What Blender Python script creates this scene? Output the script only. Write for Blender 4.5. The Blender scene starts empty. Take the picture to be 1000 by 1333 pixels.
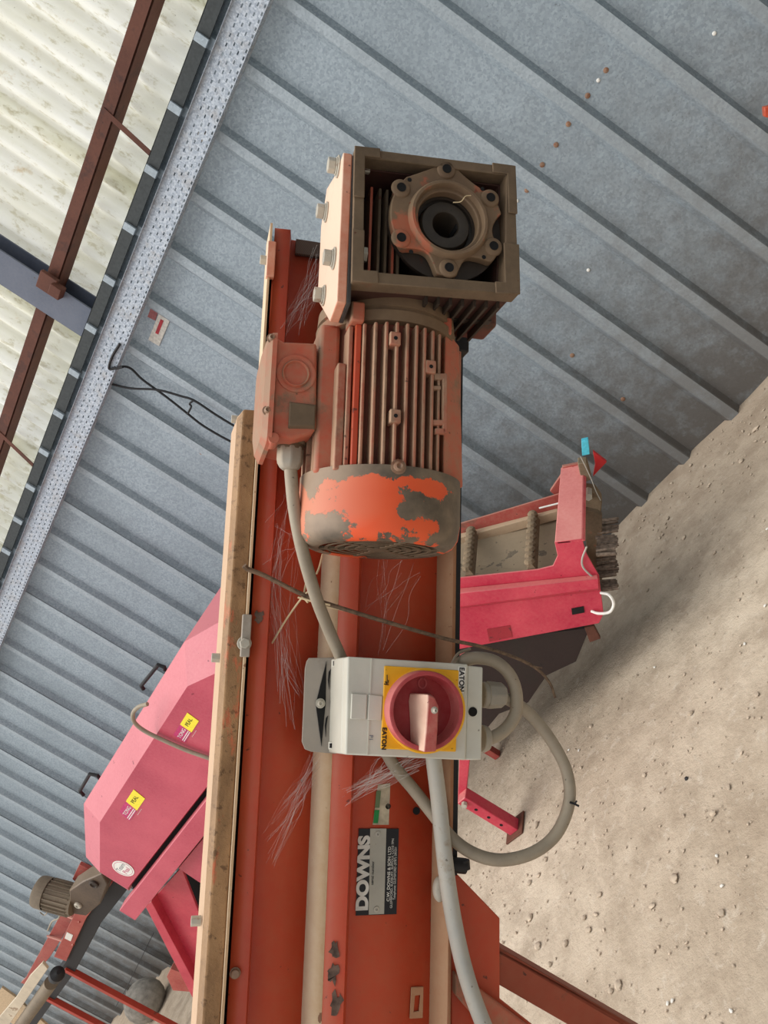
import bpy, bmesh, math, random
from mathutils import Vector, Matrix, noise as mnoise
random.seed(7)
PI = math.pi
COL = bpy.context.scene.collection
# ------------------------------------------------------------------ camera
# camera axes (right, down, forward) expressed in world X (along the wall), Y (towards the wall), Z (up)
FOC = 1000.0
RC = ((0.51008176, -0.67059323, -0.5386291), (0.21383115, -0.50769531, 0.83457876), (-0.83312234, -0.54087908, -0.1155724))
RCM = Matrix(RC)
CAM = Vector((0, 0, 1.7))
right, down, fwd = RCM.col[0], RCM.col[1], RCM.col[2]
cam = bpy.data.cameras.new('camera'); co = bpy.data.objects.new('camera', cam); COL.objects.link(co)
m = Matrix((right, -down, -fwd)).transposed().to_4x4(); m.translation = CAM
co.matrix_world = m
cam.sensor_fit = 'HORIZONTAL'; cam.sensor_width = 36; cam.lens = 36; cam.clip_start = 0.02
sc = bpy.context.scene; sc.camera = co
# ------------------------------------------------------------------ light
w = bpy.data.worlds.new('overcast'); sc.world = w; w.use_nodes = True
nt = w.node_tree; nt.nodes.clear()
bg = nt.nodes.new('ShaderNodeBackground'); ow = nt.nodes.new('ShaderNodeOutputWorld')
tcw = nt.nodes.new('ShaderNodeTexCoord'); sep = nt.nodes.new('ShaderNodeSeparateXYZ'); cr = nt.nodes.new('ShaderNodeValToRGB')
nt.links.new(tcw.outputs['Generated'], sep.inputs[0]); nt.links.new(sep.outputs[2], cr.inputs[0])
cr.color_ramp.elements[0].position = 0.0; cr.color_ramp.elements[0].color = (0.86, 0.86, 0.87, 1)
cr.color_ramp.elements[1].position = 1.0; cr.color_ramp.elements[1].color = (1.0, 1.02, 1.06, 1)
nt.links.new(cr.outputs[0], bg.inputs[0]); bg.inputs[1].default_value = 1.0
nt.links.new(bg.outputs[0], ow.inputs[0])
sun = bpy.data.lights.new('daylight', 'SUN'); sun.energy = 2.5; sun.angle = math.radians(50); sun.color = (1, 0.975, 0.94)
so = bpy.data.objects.new('daylight', sun); COL.objects.link(so)
so.rotation_euler = Vector((-0.46, -0.42, 0.86)).to_track_quat('Z', 'Y').to_euler()
sc.view_settings.view_transform = 'Standard'; sc.view_settings.look = 'None'
sc.view_settings.gamma = 1; sc.view_settings.exposure = 0.0; sc.view_settings.use_curve_mapping = False

# ------------------------------------------------------------------ helpers: frames
class Frame:
    def __init__(s, O, R): s.O = Vector(O); s.R = R.copy(); s.Rt = R.transposed()
    def P(s, px, py, z):
        """point of the picture on this frame's plane z, in the frame's own metres"""
        o = s.Rt @ (CAM - s.O); d = s.Rt @ (RCM @ Vector((px-500, py-667, FOC)))
        return o + d*((z-o.z)/d.z)
WF = Frame((0, 0, 0), Matrix.Identity(3))
def pY(px, py, Y):
    d = RCM @ Vector((px-500, py-667, FOC)); return CAM + d*(Y/d.y)
def pZ(px, py, Z=0.0):
    d = RCM @ Vector((px-500, py-667, FOC)); return CAM + d*((Z-CAM.z)/d.z)
def pD(px, py, D):
    return CAM + RCM @ Vector((px-500, py-667, FOC))*(D/FOC)
a_ = (RCM @ Vector((162, -5367, 1000))).normalized()          # the elevator's long axis, rising at 29 degrees
n_ = a_.cross(Vector((0, 0, 1))).normalized()
if n_.dot(fwd) > 0: n_ = -n_
c_ = a_.cross(n_).normalized()
F = Frame(pD(598, 1000, 0.85), Matrix((c_, a_, n_)).transposed())
P = F.P

class MB:
    def __init__(s): s.v = []; s.f = []
    def add(s, vs, fs):
        k = len(s.v); s.v += [Vector(v) for v in vs]; s.f += [tuple(i+k for i in f) for f in fs]; return s
    def box(s, a, b):
        (x0, y0, z0), (x1, y1, z1) = a, b
        vs = [(x, y, z) for z in (z0, z1) for y in (y0, y1) for x in (x0, x1)]
        return s.add(vs, [(0,2,3,1), (4,5,7,6), (0,1,5,4), (2,6,7,3), (0,4,6,2), (1,3,7,5)])
    def loft(s, A, B):                                   # two equal rings of points, capped
        n = len(A)
        return s.add(list(A)+list(B), [tuple(range(n))[::-1], tuple(range(n, 2*n))] + [(i, (i+1) % n, n+(i+1) % n, n+i) for i in range(n)])
    def prism(s, poly, ax, h):                           # closed ring of 3-D points swept by a vector
        h = Vector(h); return s.loft([Vector(p) for p in poly], [Vector(p)+h for p in poly])
    def ring(s, outer, inner, h):                        # frame between two rings of equal count, swept by h
        n = len(outer); h = Vector(h); o = [Vector(p) for p in outer]; i_ = [Vector(p) for p in inner]
        vs = o + i_ + [p+h for p in o] + [p+h for p in i_]
        fs = []
        for k in range(n):
            q = (k+1) % n
            fs += [(k, q, n+q, n+k), (2*n+k, 3*n+k, 3*n+q, 2*n+q), (k, 2*n+k, 2*n+q, q), (n+k, n+q, 3*n+q, 3*n+k)]
        return s.add(vs, fs)
    def cyl(s, p0, p1, r0, r1=None, n=20, phase=0.0):
        p0, p1 = Vector(p0), Vector(p1); r1 = r0 if r1 is None else r1
        d = (p1-p0).normalized(); u = d.orthogonal().normalized(); v = d.cross(u)
        A = [p0+(u*math.cos(2*PI*i/n+phase)+v*math.sin(2*PI*i/n+phase))*r0 for i in range(n)]
        B = [p1+(u*math.cos(2*PI*i/n+phase)+v*math.sin(2*PI*i/n+phase))*r1 for i in range(n)]
        return s.loft(A, B)
    def lathe(s, c, axis, prof, n=48, cap=(False, False)):  # prof: (radius, distance along axis)
        c = Vector(c); d = Vector(axis).normalized(); u = d.orthogonal().normalized(); v = d.cross(u)
        vs = []; fs = []
        for r, h in prof:
            for i in range(n):
                t = 2*PI*i/n; vs.append(c+d*h+(u*math.cos(t)+v*math.sin(t))*r)
        for j in range(len(prof)-1):
            for i in range(n):
                k = (i+1) % n; fs.append((j*n+i, j*n+k, (j+1)*n+k, (j+1)*n+i))
        if cap[0]: fs.append(tuple(range(n)))
        if cap[1]: fs.append(tuple(range((len(prof)-1)*n, len(prof)*n)))
        return s.add(vs, fs)
    def tube(s, pts, r, n=10, smooth=6, caps=True):
        pts = [Vector(p) for p in pts]
        if smooth and len(pts) > 2: pts = catmull(pts, smooth)
        N = len(pts); rr = r if callable(r) else (lambda t: r)
        t0 = (pts[1]-pts[0]).normalized(); u = t0.orthogonal().normalized(); vs = []
        for i, p in enumerate(pts):
            t = (pts[min(i+1, N-1)]-pts[max(i-1, 0)]).normalized()
            u = (u-t*u.dot(t)).normalized(); v = t.cross(u); q = rr(i/(N-1))
            vs += [p+(u*math.cos(2*PI*k/n)+v*math.sin(2*PI*k/n))*q for k in range(n)]
        fs = [(i*n+k, i*n+(k+1) % n, (i+1)*n+(k+1) % n, (i+1)*n+k) for i in range(N-1) for k in range(n)]
        if caps: fs += [tuple(range(n))[::-1], tuple(range((N-1)*n, N*n))]
        return s.add(vs, fs)
    def grid(s, rows):                                   # rows of equal-length point lists -> sheet
        n = len(rows[0]); vs = [p for r in rows for p in r]
        return s.add(vs, [(j*n+i, j*n+i+1, (j+1)*n+i+1, (j+1)*n+i) for j in range(len(rows)-1) for i in range(n-1)])
def catmull(p, k):
    out = []; q = [p[0]*2-p[1]] + p + [p[-1]*2-p[-2]]
    for i in range(1, len(q)-2):
        for j in range(k):
            t = j/k; a, b, c, d = q[i-1], q[i], q[i+1], q[i+2]
            out.append(0.5*((2*b)+(c-a)*t+(2*a-5*b+4*c-d)*t*t+(3*b-a-3*c+d)*t**3))
    out.append(p[-1]); return out
INFO = {}
def tag(o, label=None, cat=None, group=None, kind=None):
    if label: o['label'] = label
    if cat: o['category'] = cat
    if group: o['group'] = group
    if kind: o['kind'] = kind
    return o
def thing(name, label, cat, frame, base, group=None, kind=None):
    o = bpy.data.objects.new(name, None); COL.objects.link(o); o.empty_display_size = 0.05
    base = Vector(base); m4 = frame.R.to_4x4(); m4.translation = frame.O+frame.R@base
    o.matrix_world = m4; INFO[o] = base
    return tag(o, label, cat, group, kind)
def mesh_of(name, mb, base, mat, sm):
    me = bpy.data.meshes.new(name); me.from_pydata([v-base for v in mb.v], [], mb.f)
    bm = bmesh.new(); bm.from_mesh(me)
    bmesh.ops.recalc_face_normals(bm, faces=bm.faces)
    bm.to_mesh(me); bm.free()
    if mat: me.materials.append(mat)
    if sm:
        me.shade_smooth(); me.set_sharp_from_angle(angle=math.radians(sm))
    return me
def obj(name, mb, mat, parent=None, bevel=0, sm=32, label=None, frame=None, base=None, cat=None, group=None, kind=None, segs=2):
    root = parent
    if parent is None:
        b = Vector(base)
    else:
        while root.parent: root = root.parent
        b = INFO[root]
    me = mesh_of(name, mb, b, mat, sm)
    o = bpy.data.objects.new(name, me); COL.objects.link(o)
    if parent: o.parent = parent
    else:
        m4 = frame.R.to_4x4(); m4.translation = frame.O+frame.R@b; o.matrix_world = m4; INFO[o] = b
    if bevel:
        md = o.modifiers.new('bevel', 'BEVEL'); md.width = bevel; md.segments = segs; md.limit_method = 'ANGLE'; md.angle_limit = math.radians(35); md.harden_normals = False
    return tag(o, label, cat, group, kind)
def text(body, name, size, pos, xdir, ydir, mat, parent, depth=0.0003, sx=1.0, align='CENTER', bold=0.0, label=None):
    cu = bpy.data.curves.new(name, 'FONT'); cu.body = body; cu.size = size; cu.align_x = align; cu.align_y = 'CENTER'
    cu.extrude = depth; cu.offset = bold
    t = bpy.data.objects.new('tmp', cu); COL.objects.link(t)
    me = bpy.data.meshes.new_from_object(t.evaluated_get(bpy.context.evaluated_depsgraph_get()))
    bpy.data.objects.remove(t)
    x = Vector(xdir).normalized(); y = Vector(ydir); y = (y-x*y.dot(x)).normalized(); z = x.cross(y)
    root = parent
    while root.parent: root = root.parent
    b = INFO[root]
    for v in me.vertices: v.co = Vector(pos)-b+x*v.co.x*sx+y*v.co.y+z*v.co.z
    me.materials.clear(); me.materials.append(mat)
    o = bpy.data.objects.new(name, me); COL.objects.link(o); o.parent = parent
    return tag(o, label)

# ------------------------------------------------------------------ materials
def srgb(r, g, b):
    f = lambda c: (c/255/12.92) if c/255 <= 0.04045 else ((c/255+0.055)/1.055)**2.4
    return (f(r), f(g), f(b), 1)
class NG:
    def __init__(s, name):
        s.m = bpy.data.materials.new(name); s.m.use_nodes = True; s.t = s.m.node_tree; s.t.nodes.clear()
        s.out = s.n('ShaderNodeOutputMaterial'); s.tc = s.n('ShaderNodeTexCoord'); s.co = s.tc.outputs['Object']
    def n(s, k, **kw):
        x = s.t.nodes.new(k)
        for a, b in kw.items(): setattr(x, a, b)
        return x
    def l(s, a, b): s.t.links.new(a, b)
    def noise(s, scale, detail=4, rough=0.55, stretch=None, dist=0.0):
        x = s.n('ShaderNodeTexNoise'); x.inputs['Scale'].default_value = scale; x.inputs['Detail'].default_value = detail
        x.inputs['Roughness'].default_value = rough; x.inputs['Distortion'].default_value = dist
        if stretch:
            mp = s.n('ShaderNodeMapping'); mp.inputs['Scale'].default_value = stretch; s.l(s.co, mp.inputs[0]); s.l(mp.outputs[0], x.inputs['Vector'])
        else: s.l(s.co, x.inputs['Vector'])
        return x.outputs['Fac']
    def ramp(s, fac, lo, hi):
        x = s.n('ShaderNodeMapRange'); x.inputs['From Min'].default_value = lo; x.inputs['From Max'].default_value = hi
        s.l(fac, x.inputs['Value']); return x.outputs['Result']
    def math(s, op, a, b=None):
        x = s.n('ShaderNodeMath', operation=op)
        for i, q in enumerate((a, b)):
            if q is None: continue
            if isinstance(q, (int, float)): x.inputs[i].default_value = q
            else: s.l(q, x.inputs[i])
        x.use_clamp = op in ('MULTIPLY', 'ADD') ; return x.outputs[0]
    def mix(s, fac, a, b):
        x = s.n('ShaderNodeMix', data_type='RGBA')
        if isinstance(fac, (int, float)): x.inputs[0].default_value = fac
        else: s.l(fac, x.inputs[0])
        for i, q in ((6, a), (7, b)):
            if isinstance(q, tuple): x.inputs[i].default_value = q
            else: s.l(q, x.inputs[i])
        return x.outputs[2]
    def bump(s, h, strength=0.3, dist=0.002):
        x = s.n('ShaderNodeBump'); x.inputs['Strength'].default_value = strength; x.inputs['Distance'].default_value = dist; s.l(h, x.inputs['Height']); return x.outputs[0]
    def bsdf(s, col, rough=0.6, metal=0.0, bump=None, spec=0.4):
        x = s.n('ShaderNodeBsdfPrincipled')
        for k, q in (('Base Color', col), ('Roughness', rough), ('Metallic', metal)):
            if isinstance(q, (tuple, int, float)): x.inputs[k].default_value = q
            else: s.l(q, x.inputs[k])
        x.inputs['Specular IOR Level'].default_value = spec
        if bump is not None: s.l(bump, x.inputs['Normal'])
        s.l(x.outputs[0], s.out.inputs['Surface']); return x
def up_facing(g, lo=0.0, hi=0.9, sharp=None):
    ge = g.n('ShaderNodeNewGeometry'); sp = g.n('ShaderNodeSeparateXYZ'); g.l(ge.outputs['Normal'], sp.inputs[0]); return g.ramp(sp.outputs[2], lo, hi)
def plain(name, col, rough=0.6, metal=0.0, var=0.12, scale=60, bump=0.1):
    g = NG(name); n = g.noise(scale, 5)
    dark = tuple(c*(1-var*2.2) for c in col[:3])+(1,); light = tuple(min(1, c*(1+var)) for c in col[:3])+(1,)
    g.bsdf(g.mix(g.ramp(n, 0.3, 0.7), dark, light), rough, metal, g.bump(n, bump, 0.001)); return g.m
def painted(name, col, wear, dust, wearlo=0.62, wearhi=0.65, dustamt=0.5, scale=9, rough=0.5, stretch=None, updust=0.7, fine=70):
    """paint with chipped spots (wear colour), blotchy dust, and more dust lying on faces that look up"""
    g = NG(name)
    n1 = g.noise(scale, 8, 0.65, stretch); n2 = g.noise(scale*0.5, 5, 0.6, stretch); n3 = g.noise(fine, 6, 0.7)
    shade = g.mix(g.ramp(n2, 0.3, 0.7), tuple(c*0.78 for c in col[:3])+(1,), tuple(min(1, c*1.12) for c in col[:3])+(1,))
    w = g.math('MULTIPLY', g.ramp(n1, wearlo, wearhi), 1.0)
    c1 = g.mix(w, shade, wear)
    d = g.math('MULTIPLY', g.ramp(g.math('ADD', g.math('MULTIPLY', n2, 0.5), g.math('MULTIPLY', n3, 0.5)), 0.36, 0.66), dustamt)
    d2 = g.math('ADD', d, g.math('MULTIPLY', up_facing(g, 0.15, 0.8), updust))
    sp = g.math('MULTIPLY', g.ramp(g.noise(scale*6, 3), 0.70, 0.73), 0.8)
    c2 = g.mix(sp, g.mix(d2, c1, dust), tuple(c*0.5 for c in wear[:3])+(1,))
    g.bsdf(c2, g.ramp(d2, -1.0, 1.2) if False else rough, 0.0, g.bump(g.math('SUBTRACT', n3, g.math('MULTIPLY', w, 0.5)), 0.25, 0.001)); return g.m
DUST = srgb(196, 170, 140)
M = {}
M['orange'] = painted('orange_paint_worn', srgb(190, 62, 32), srgb(110, 58, 44), srgb(172, 98, 66), 0.66, 0.69, 0.40, 14, 0.45, (1, 0.5, 1), 0.30)
M['orange_cast'] = painted('orange_cast_paint', srgb(192, 84, 60), srgb(116, 82, 64), srgb(156, 122, 96), 0.56, 0.63, 0.80, 20, 0.6, None, 0.6)
M['orange_fin'] = painted('orange_fin_paint', srgb(168, 84, 62), srgb(104, 74, 58), srgb(178, 144, 116), 0.50, 0.60, 0.8, 26, 0.65, (1, .3, 1), 0.75)
M['plate_orange'] = painted('orange_plate_paint', srgb(206, 116, 84), srgb(120, 80, 60), srgb(226, 196, 170), 0.66, 0.7, 0.5, 12, 0.5, None, 0.85)
M['cream_dust'] = painted('caked_dust_cream', srgb(200, 160, 120), srgb(160, 90, 60), srgb(216, 196, 165), 0.68, 0.72, 0.5, 12, 0.8, (1, .2, 1), 0.5)
M['lip_dust'] = painted('brown_dusty_lip', srgb(164, 110, 76), srgb(150, 78, 50), srgb(172, 138, 106), 0.60, 0.68, 0.6, 12, 0.8, (1, .2, 1), 0.5)
def mat_caked():
    g = NG('caked_flaking_mud'); n1 = g.noise(20, 8, .7, (1, .5, 1)); n2 = g.noise(90, 6, .75); n3 = g.noise(7, 4, .6)
    a = g.mix(g.ramp(n1, .35, .65), srgb(120, 92, 66), srgb(164, 128, 92)); a = g.mix(g.ramp(g.noise(14, 8, .7, (1, .3, 1)), .60, .63), a, srgb(182, 104, 74))
    a = g.mix(g.math('MULTIPLY', g.ramp(n2, .56, .62), .7), a, srgb(84, 62, 46)); a = g.mix(g.math('MULTIPLY', up_facing(g, .6, .9), .8), a, srgb(220, 188, 158))
    g.bsdf(a, .95, 0, g.bump(g.math('ADD', g.math('MULTIPLY', n1, .6), g.math('MULTIPLY', n2, .5)), .9, .004), .2); return g.m
M['ply'] = mat_caked()
M['grime'] = painted('grimy_brown_cast', srgb(92, 76, 58), srgb(120, 62, 44), srgb(128, 106, 82), 0.62, 0.70, 0.55, 16, 0.75, None, 0.5)
M['grime_flange'] = painted('grimy_flange', srgb(106, 84, 64), srgb(170, 78, 52), srgb(140, 116, 88), 0.57, 0.62, 0.5, 13, 0.7, None, 0.4)
M['grime_shaded'] = painted('oily_shaded_cast', srgb(44, 36, 30), srgb(90, 44, 34), srgb(78, 64, 50), 0.66, 0.72, 0.4, 18, 0.6, None, 0.3)
M['dark_hollow'] = plain('dark_hollow', srgb(20, 18, 17), 0.9)
M['shaft'] = painted('oily_shaft_steel', srgb(46, 40, 34), srgb(30, 26, 24), srgb(84, 72, 58), 0.6, 0.7, 0.35, 30, 0.45, None, 0.2)
M['bolt'] = painted('zinc_bolt', srgb(176, 172, 160), srgb(120, 70, 45), srgb(190, 175, 150), 0.60, 0.70, 0.4, 60, 0.4, None, 0.2)
M['bolt_rust'] = painted('rusty_bolt', srgb(140, 110, 90), srgb(110, 58, 36), srgb(170, 140, 110), 0.5, 0.6, 0.4, 60, 0.5, None, 0.2)
M['rubber'] = painted('black_rubber_gasket', srgb(38, 38, 40), srgb(60, 50, 44), srgb(110, 98, 86), 0.6, 0.7, 0.35, 20, 0.7, None, 0.2)
M['black'] = plain('black_paint', srgb(30, 29, 30), 0.6)
M['whitebox'] = painted('grey_plastic', srgb(205, 203, 190), srgb(170, 160, 140), srgb(196, 186, 164), 0.68, 0.78, 0.28, 16, 0.45, None, 0.25)
M['yellow'] = painted('yellow_plate', srgb(240, 176, 12), srgb(200, 150, 40), srgb(230, 180, 90), 0.70, 0.78, 0.22, 20, 0.45, None, 0.2)
M['knob'] = painted('red_knob_plastic', srgb(150, 8, 20), srgb(120, 20, 30), srgb(196, 120, 112), 0.72, 0.8, 0.22, 26, 0.4, None, 0.5)
M['knob_rim'] = painted('red_knob_rim', srgb(172, 56, 62), srgb(150, 30, 40), srgb(204, 124, 116), 0.72, 0.8, 0.4, 26, 0.4, None, 0.5)
M['knob_grip'] = painted('dusty_red_grip', srgb(188, 78, 74), srgb(160, 50, 50), srgb(224, 190, 166), 0.72, 0.8, 0.4, 26, 0.4, None, 0.8)
M['cable'] = painted('dusty_cable_sheath', srgb(148, 136, 118), srgb(120, 108, 92), srgb(170, 156, 134), 0.6, 0.7, 0.4, 30, 0.6, None, 0.4)
M['cable_grey'] = painted('grey_cable_sheath', srgb(168, 168, 162), srgb(140, 130, 116), srgb(180, 168, 148), 0.6, 0.7, 0.4, 30, 0.55, None, 0.3)
M['bracket'] = painted('galvanised_bracket', srgb(156, 148, 138), srgb(120, 110, 98), srgb(176, 160, 140), 0.6, 0.72, 0.4, 10, 0.4, None, 0.4)
M['gland'] = painted('dusty_gland_plastic', srgb(154, 148, 136), srgb(140, 124, 104), srgb(180, 160, 132), 0.62, 0.72, 0.4, 30, 0.6, None, 0.4)
M['ink'] = plain('black_ink', srgb(24, 22, 20), 0.6)
M['plate_black'] = plain('black_nameplate', srgb(14, 15, 22), 0.4)
M['plate_silver'] = painted('brushed_plate', srgb(166, 162, 150), srgb(140, 132, 116), srgb(176, 166, 144), 0.62, 0.72, 0.3, 30, 0.4, None, 0.1)
M['plate_text'] = plain('nameplate_lettering', srgb(206, 202, 192), 0.5)
M['green'] = plain('green_print', srgb(20, 130, 60), 0.5)
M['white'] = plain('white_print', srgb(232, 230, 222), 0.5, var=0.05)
M['redprint'] = plain('red_print', srgb(170, 40, 50), 0.5)
M['pinkprint'] = plain('magenta_print', srgb(196, 56, 110), 0.5)
M['yellowprint'] = plain('yellow_print', srgb(246, 228, 60), 0.5, var=0.04)
M['greyprint'] = plain('grey_script_print', srgb(120, 124, 134), 0.5)
M['redpaint'] = painted('red_machine_paint', srgb(192, 34, 68), srgb(150, 26, 50), srgb(214, 140, 130), 0.72, 0.76, 0.26, 7, 0.4, None, 0.55)
M['hood'] = painted('faded_red_hood_paint', srgb(184, 58, 82), srgb(166, 46, 70), srgb(206, 118, 124), 0.74, 0.78, 0.42, 4, 0.4, None, 0.75)
M['redold'] = painted('old_dull_red_paint', srgb(166, 60, 54), srgb(110, 56, 46), srgb(170, 124, 106), 0.6, 0.66, 0.5, 9, 0.6, None, 0.5)
M['beltdirty'] = painted('dirty_belt', srgb(150, 132, 108), srgb(44, 42, 46), srgb(166, 148, 122), 0.60, 0.62, 0.4, 7, 0.85, None, 0.2)
M['mud'] = painted('mud_caked_rubber', srgb(104, 88, 70), srgb(70, 58, 46), srgb(150, 130, 104), 0.55, 0.7, 0.5, 30, 0.95, None, 0.4)
M['rust'] = painted('rusty_steel', srgb(92, 52, 38), srgb(62, 36, 30), srgb(120, 76, 58), 0.52, 0.62, 0.4, 10, 0.75, None, 0.1)
M['bluegrey'] = painted('bluegrey_steel_paint', srgb(92, 100, 116), srgb(110, 90, 76), srgb(130, 128, 130), 0.66, 0.72, 0.3, 5, 0.55, None, 0.2)
M['cyan'] = plain('cyan_plastic', srgb(80, 190, 210), 0.5)
M['bristle'] = plain('brush_bristle', srgb(120, 104, 90), 0.9, var=0.3)
M['wood'] = plain('pale_board', srgb(196, 170, 136), 0.8)
M['straw'] = plain('dry_straw', srgb(214, 192, 152), 0.8)
M['twig'] = plain('dry_stem', srgb(110, 88, 68), 0.85, var=0.25, scale=200)
M['sack'] = plain('dusty_sack', srgb(150, 144, 134), 0.9, var=0.2, scale=14, bump=0.6)
M['oldmotor'] = painted('dusty_old_motor', srgb(112, 100, 84), srgb(80, 66, 54), srgb(142, 126, 104), 0.6, 0.7, 0.5, 12, 0.7, None, 0.4)
def mat_web():
    g = NG('cobweb_silk'); d = g.n('ShaderNodeBsdfDiffuse'); d.inputs[0].default_value = (0.85, 0.82, 0.78, 1)
    t = g.n('ShaderNodeBsdfTransparent'); x = g.n('ShaderNodeMixShader'); x.inputs[0].default_value = 0.22
    g.l(t.outputs[0], x.inputs[1]); g.l(d.outputs[0], x.inputs[2]); g.l(x.outputs[0], g.out.inputs[0]); return g.m
M['web'] = mat_web()
def mat_cowl():
    """fan cover: bright orange paint flaked off a grey-brown coat"""
    g = NG('flaking_cowl_paint')
    sp = g.n('ShaderNodeSeparateXYZ'); g.l(g.co, sp.inputs[0])
    n = g.noise(26, 9, 0.72); big = g.noise(11, 3, 0.5)
    # patch centred part way round the cover
    vm = g.n('ShaderNodeMapping'); vm.inputs['Location'].default_value = COWL_OFF; vm.inputs['Scale'].default_value = (1.0, 2.0, 0.5)
    g.l(g.co, vm.inputs[0]); ln = g.n('ShaderNodeVectorMath', operation='LENGTH'); g.l(vm.outputs[0], ln.inputs[0])
    d = g.ramp(ln.outputs['Value'], 0.045, 0.12)
    v2 = g.n('ShaderNodeMapping'); v2.inputs['Location'].default_value = (-0.034*.75, -0.034*2.2, -0.07*.4); v2.inputs['Scale'].default_value = (.75, 2.2, 0.4)
    g.l(g.co, v2.inputs[0]); l2 = g.n('ShaderNodeVectorMath', operation='LENGTH'); g.l(v2.outputs[0], l2.inputs[0]); b2 = g.ramp(l2.outputs['Value'], 0.045, 0.015)
    top = g.ramp(sp.outputs[1], 0.052, 0.066)           # 0 near the patch
    f = g.math('SUBTRACT', g.math('ADD', g.math('MULTIPLY', n, 0.7), g.math('MULTIPLY', big, 0.5)), g.math('ADD', g.math('MULTIPLY', top, 0.20), g.math('ADD', g.math('MULTIPLY', b2, 0.17), g.math('MULTIPLY', d, 0.17))))
    k = g.ramp(f, 0.515, 0.523)
    grey = g.mix(g.ramp(g.noise(40, 6), 0.35, 0.65), srgb(84, 74, 62), srgb(122, 106, 88))
    org = g.mix(g.ramp(g.noise(8, 4), 0.3, 0.7), srgb(216, 74, 34), srgb(232, 100, 56))
    dust = g.math('MULTIPLY', up_facing(g, 0.1, 0.75), 0.5)
    c = g.mix(dust, g.mix(k, grey, org), srgb(190, 160, 132))
    g.bsdf(c, 0.55, 0, g.bump(g.math('ADD', k, g.math('MULTIPLY', n, 0.3)), 0.35, 0.0008)); return g.m
def mat_steel():
    g = NG('galvanised_sheet')
    v = g.n('ShaderNodeTexVoronoi'); v.inputs['Scale'].default_value = 95; g.l(g.co, v.inputs['Vector'])
    big = g.noise(1.6, 5, 0.6); mid = g.noise(9, 6, 0.65); fine = g.noise(120, 4, 0.7)
    sepc = g.n('ShaderNodeSeparateColor'); g.l(v.outputs['Color'], sepc.inputs[0])
    a = g.mix(g.ramp(sepc.outputs[0], 0, 1), srgb(141, 153, 161), srgb(167, 179, 186))
    a = g.mix(g.math('MULTIPLY', g.ramp(big, 0.35, 0.7), 0.5), a, srgb(122, 132, 138))
    a = g.mix(g.math('MULTIPLY', g.ramp(fine, 0.60, 0.68), 0.6), a, srgb(82, 86, 88))
    # splashed dirt, plus the wall's shade painted in low on the sheet
    sp = g.n('ShaderNodeSeparateXYZ'); g.l(g.co, sp.inputs[0])
    low = g.ramp(sp.outputs[2], 2.2, 0.1)
    dm = g.math('MULTIPLY', g.ramp(g.math('ADD', g.math('MULTIPLY', mid, 0.6), g.math('MULTIPLY', low, 0.34)), 0.33, 0.62), low)
    a = g.mix(g.math('MULTIPLY', dm, 0.9), a, srgb(92, 86, 80))
    crown_light = g.math('MULTIPLY', g.ramp(sp.outputs[1], -0.030, -0.040), 0.2)      # rib crowns painted lighter, as if catching more light than the pans
    a = g.mix(crown_light, a, srgb(186, 192, 194))
    g.bsdf(a, 0.55, 0.25, g.bump(fine, 0.08, 0.001), 0.4); return g.m
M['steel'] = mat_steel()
def mat_tray():
    g = NG('galvanised_tray'); v = g.n('ShaderNodeTexVoronoi'); v.inputs['Scale'].default_value = 130; g.l(g.co, v.inputs['Vector'])
    sepc = g.n('ShaderNodeSeparateColor'); g.l(v.outputs['Color'], sepc.inputs[0])
    a = g.mix(g.ramp(sepc.outputs[0], 0, 1), srgb(150, 160, 172), srgb(196, 204, 212))
    a = g.mix(g.math('MULTIPLY', g.ramp(g.noise(12, 6, .7), 0.5, 0.66), 0.35), a, srgb(158, 146, 130))
    g.bsdf(a, 0.45, 0.2, None); return g.m
M['tray'] = mat_tray()
def mat_roof():
    g = NG('weathered_translucent_sheet')
    n1 = g.noise(3.0, 8, 0.65, (1, 1, 0.35)); n2 = g.noise(24, 6, 0.7, (1, 1, 0.5)); n3 = g.noise(0.8, 3)
    a = g.mix(g.ramp(n1, 0.35, 0.7), srgb(255, 255, 248), srgb(244, 242, 222))
    a = g.mix(g.math('MULTIPLY', g.ramp(n2, 0.54, 0.64), 0.45), a, srgb(176, 164, 112))
    a = g.mix(g.math('MULTIPLY', g.ramp(g.noise(5, 5, .7), 0.62, 0.75), 0.6), a, srgb(196, 160, 90))
    a = g.mix(g.math('MULTIPLY', g.ramp(g.noise(60, 3), 0.72, 0.75), 0.7), a, srgb(90, 80, 50))
    sp = g.n('ShaderNodeSeparateXYZ'); g.l(g.co, sp.inputs[0])
    # corrugation shading painted in as darker stripes along the outer troughs
    ph = g.n('ShaderNodeMath', operation='MULTIPLY'); g.l(sp.outputs[0], ph.inputs[0]); ph.inputs[1].default_value = 2*PI/0.146
    p2 = g.n('ShaderNodeMath', operation='ADD'); g.l(ph.outputs[0], p2.inputs[0]); p2.inputs[1].default_value = -3*2*PI/0.146
    sn = g.n('ShaderNodeMath', operation='COSINE'); g.l(p2.outputs[0], sn.inputs[0])
    a = g.mix(g.math('MULTIPLY', g.ramp(g.math('ADD', g.math('MULTIPLY', sn.outputs[0], 0.5), g.math('MULTIPLY', n1, 0.3)), 0.1, 0.7), 0.42), a, srgb(172, 168, 140))
    tr = g.n('ShaderNodeBsdfTranslucent'); df = g.n('ShaderNodeBsdfDiffuse'); g.l(a, tr.inputs[0]); g.l(a, df.inputs[0])
    x = g.n('ShaderNodeMixShader'); x.inputs[0].default_value = 0.5; g.l(tr.outputs[0], x.inputs[1]); g.l(df.outputs[0], x.inputs[2]); g.l(x.outputs[0], g.out.inputs[0]); return g.m
M['glassfibre'] = mat_roof()
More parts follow.
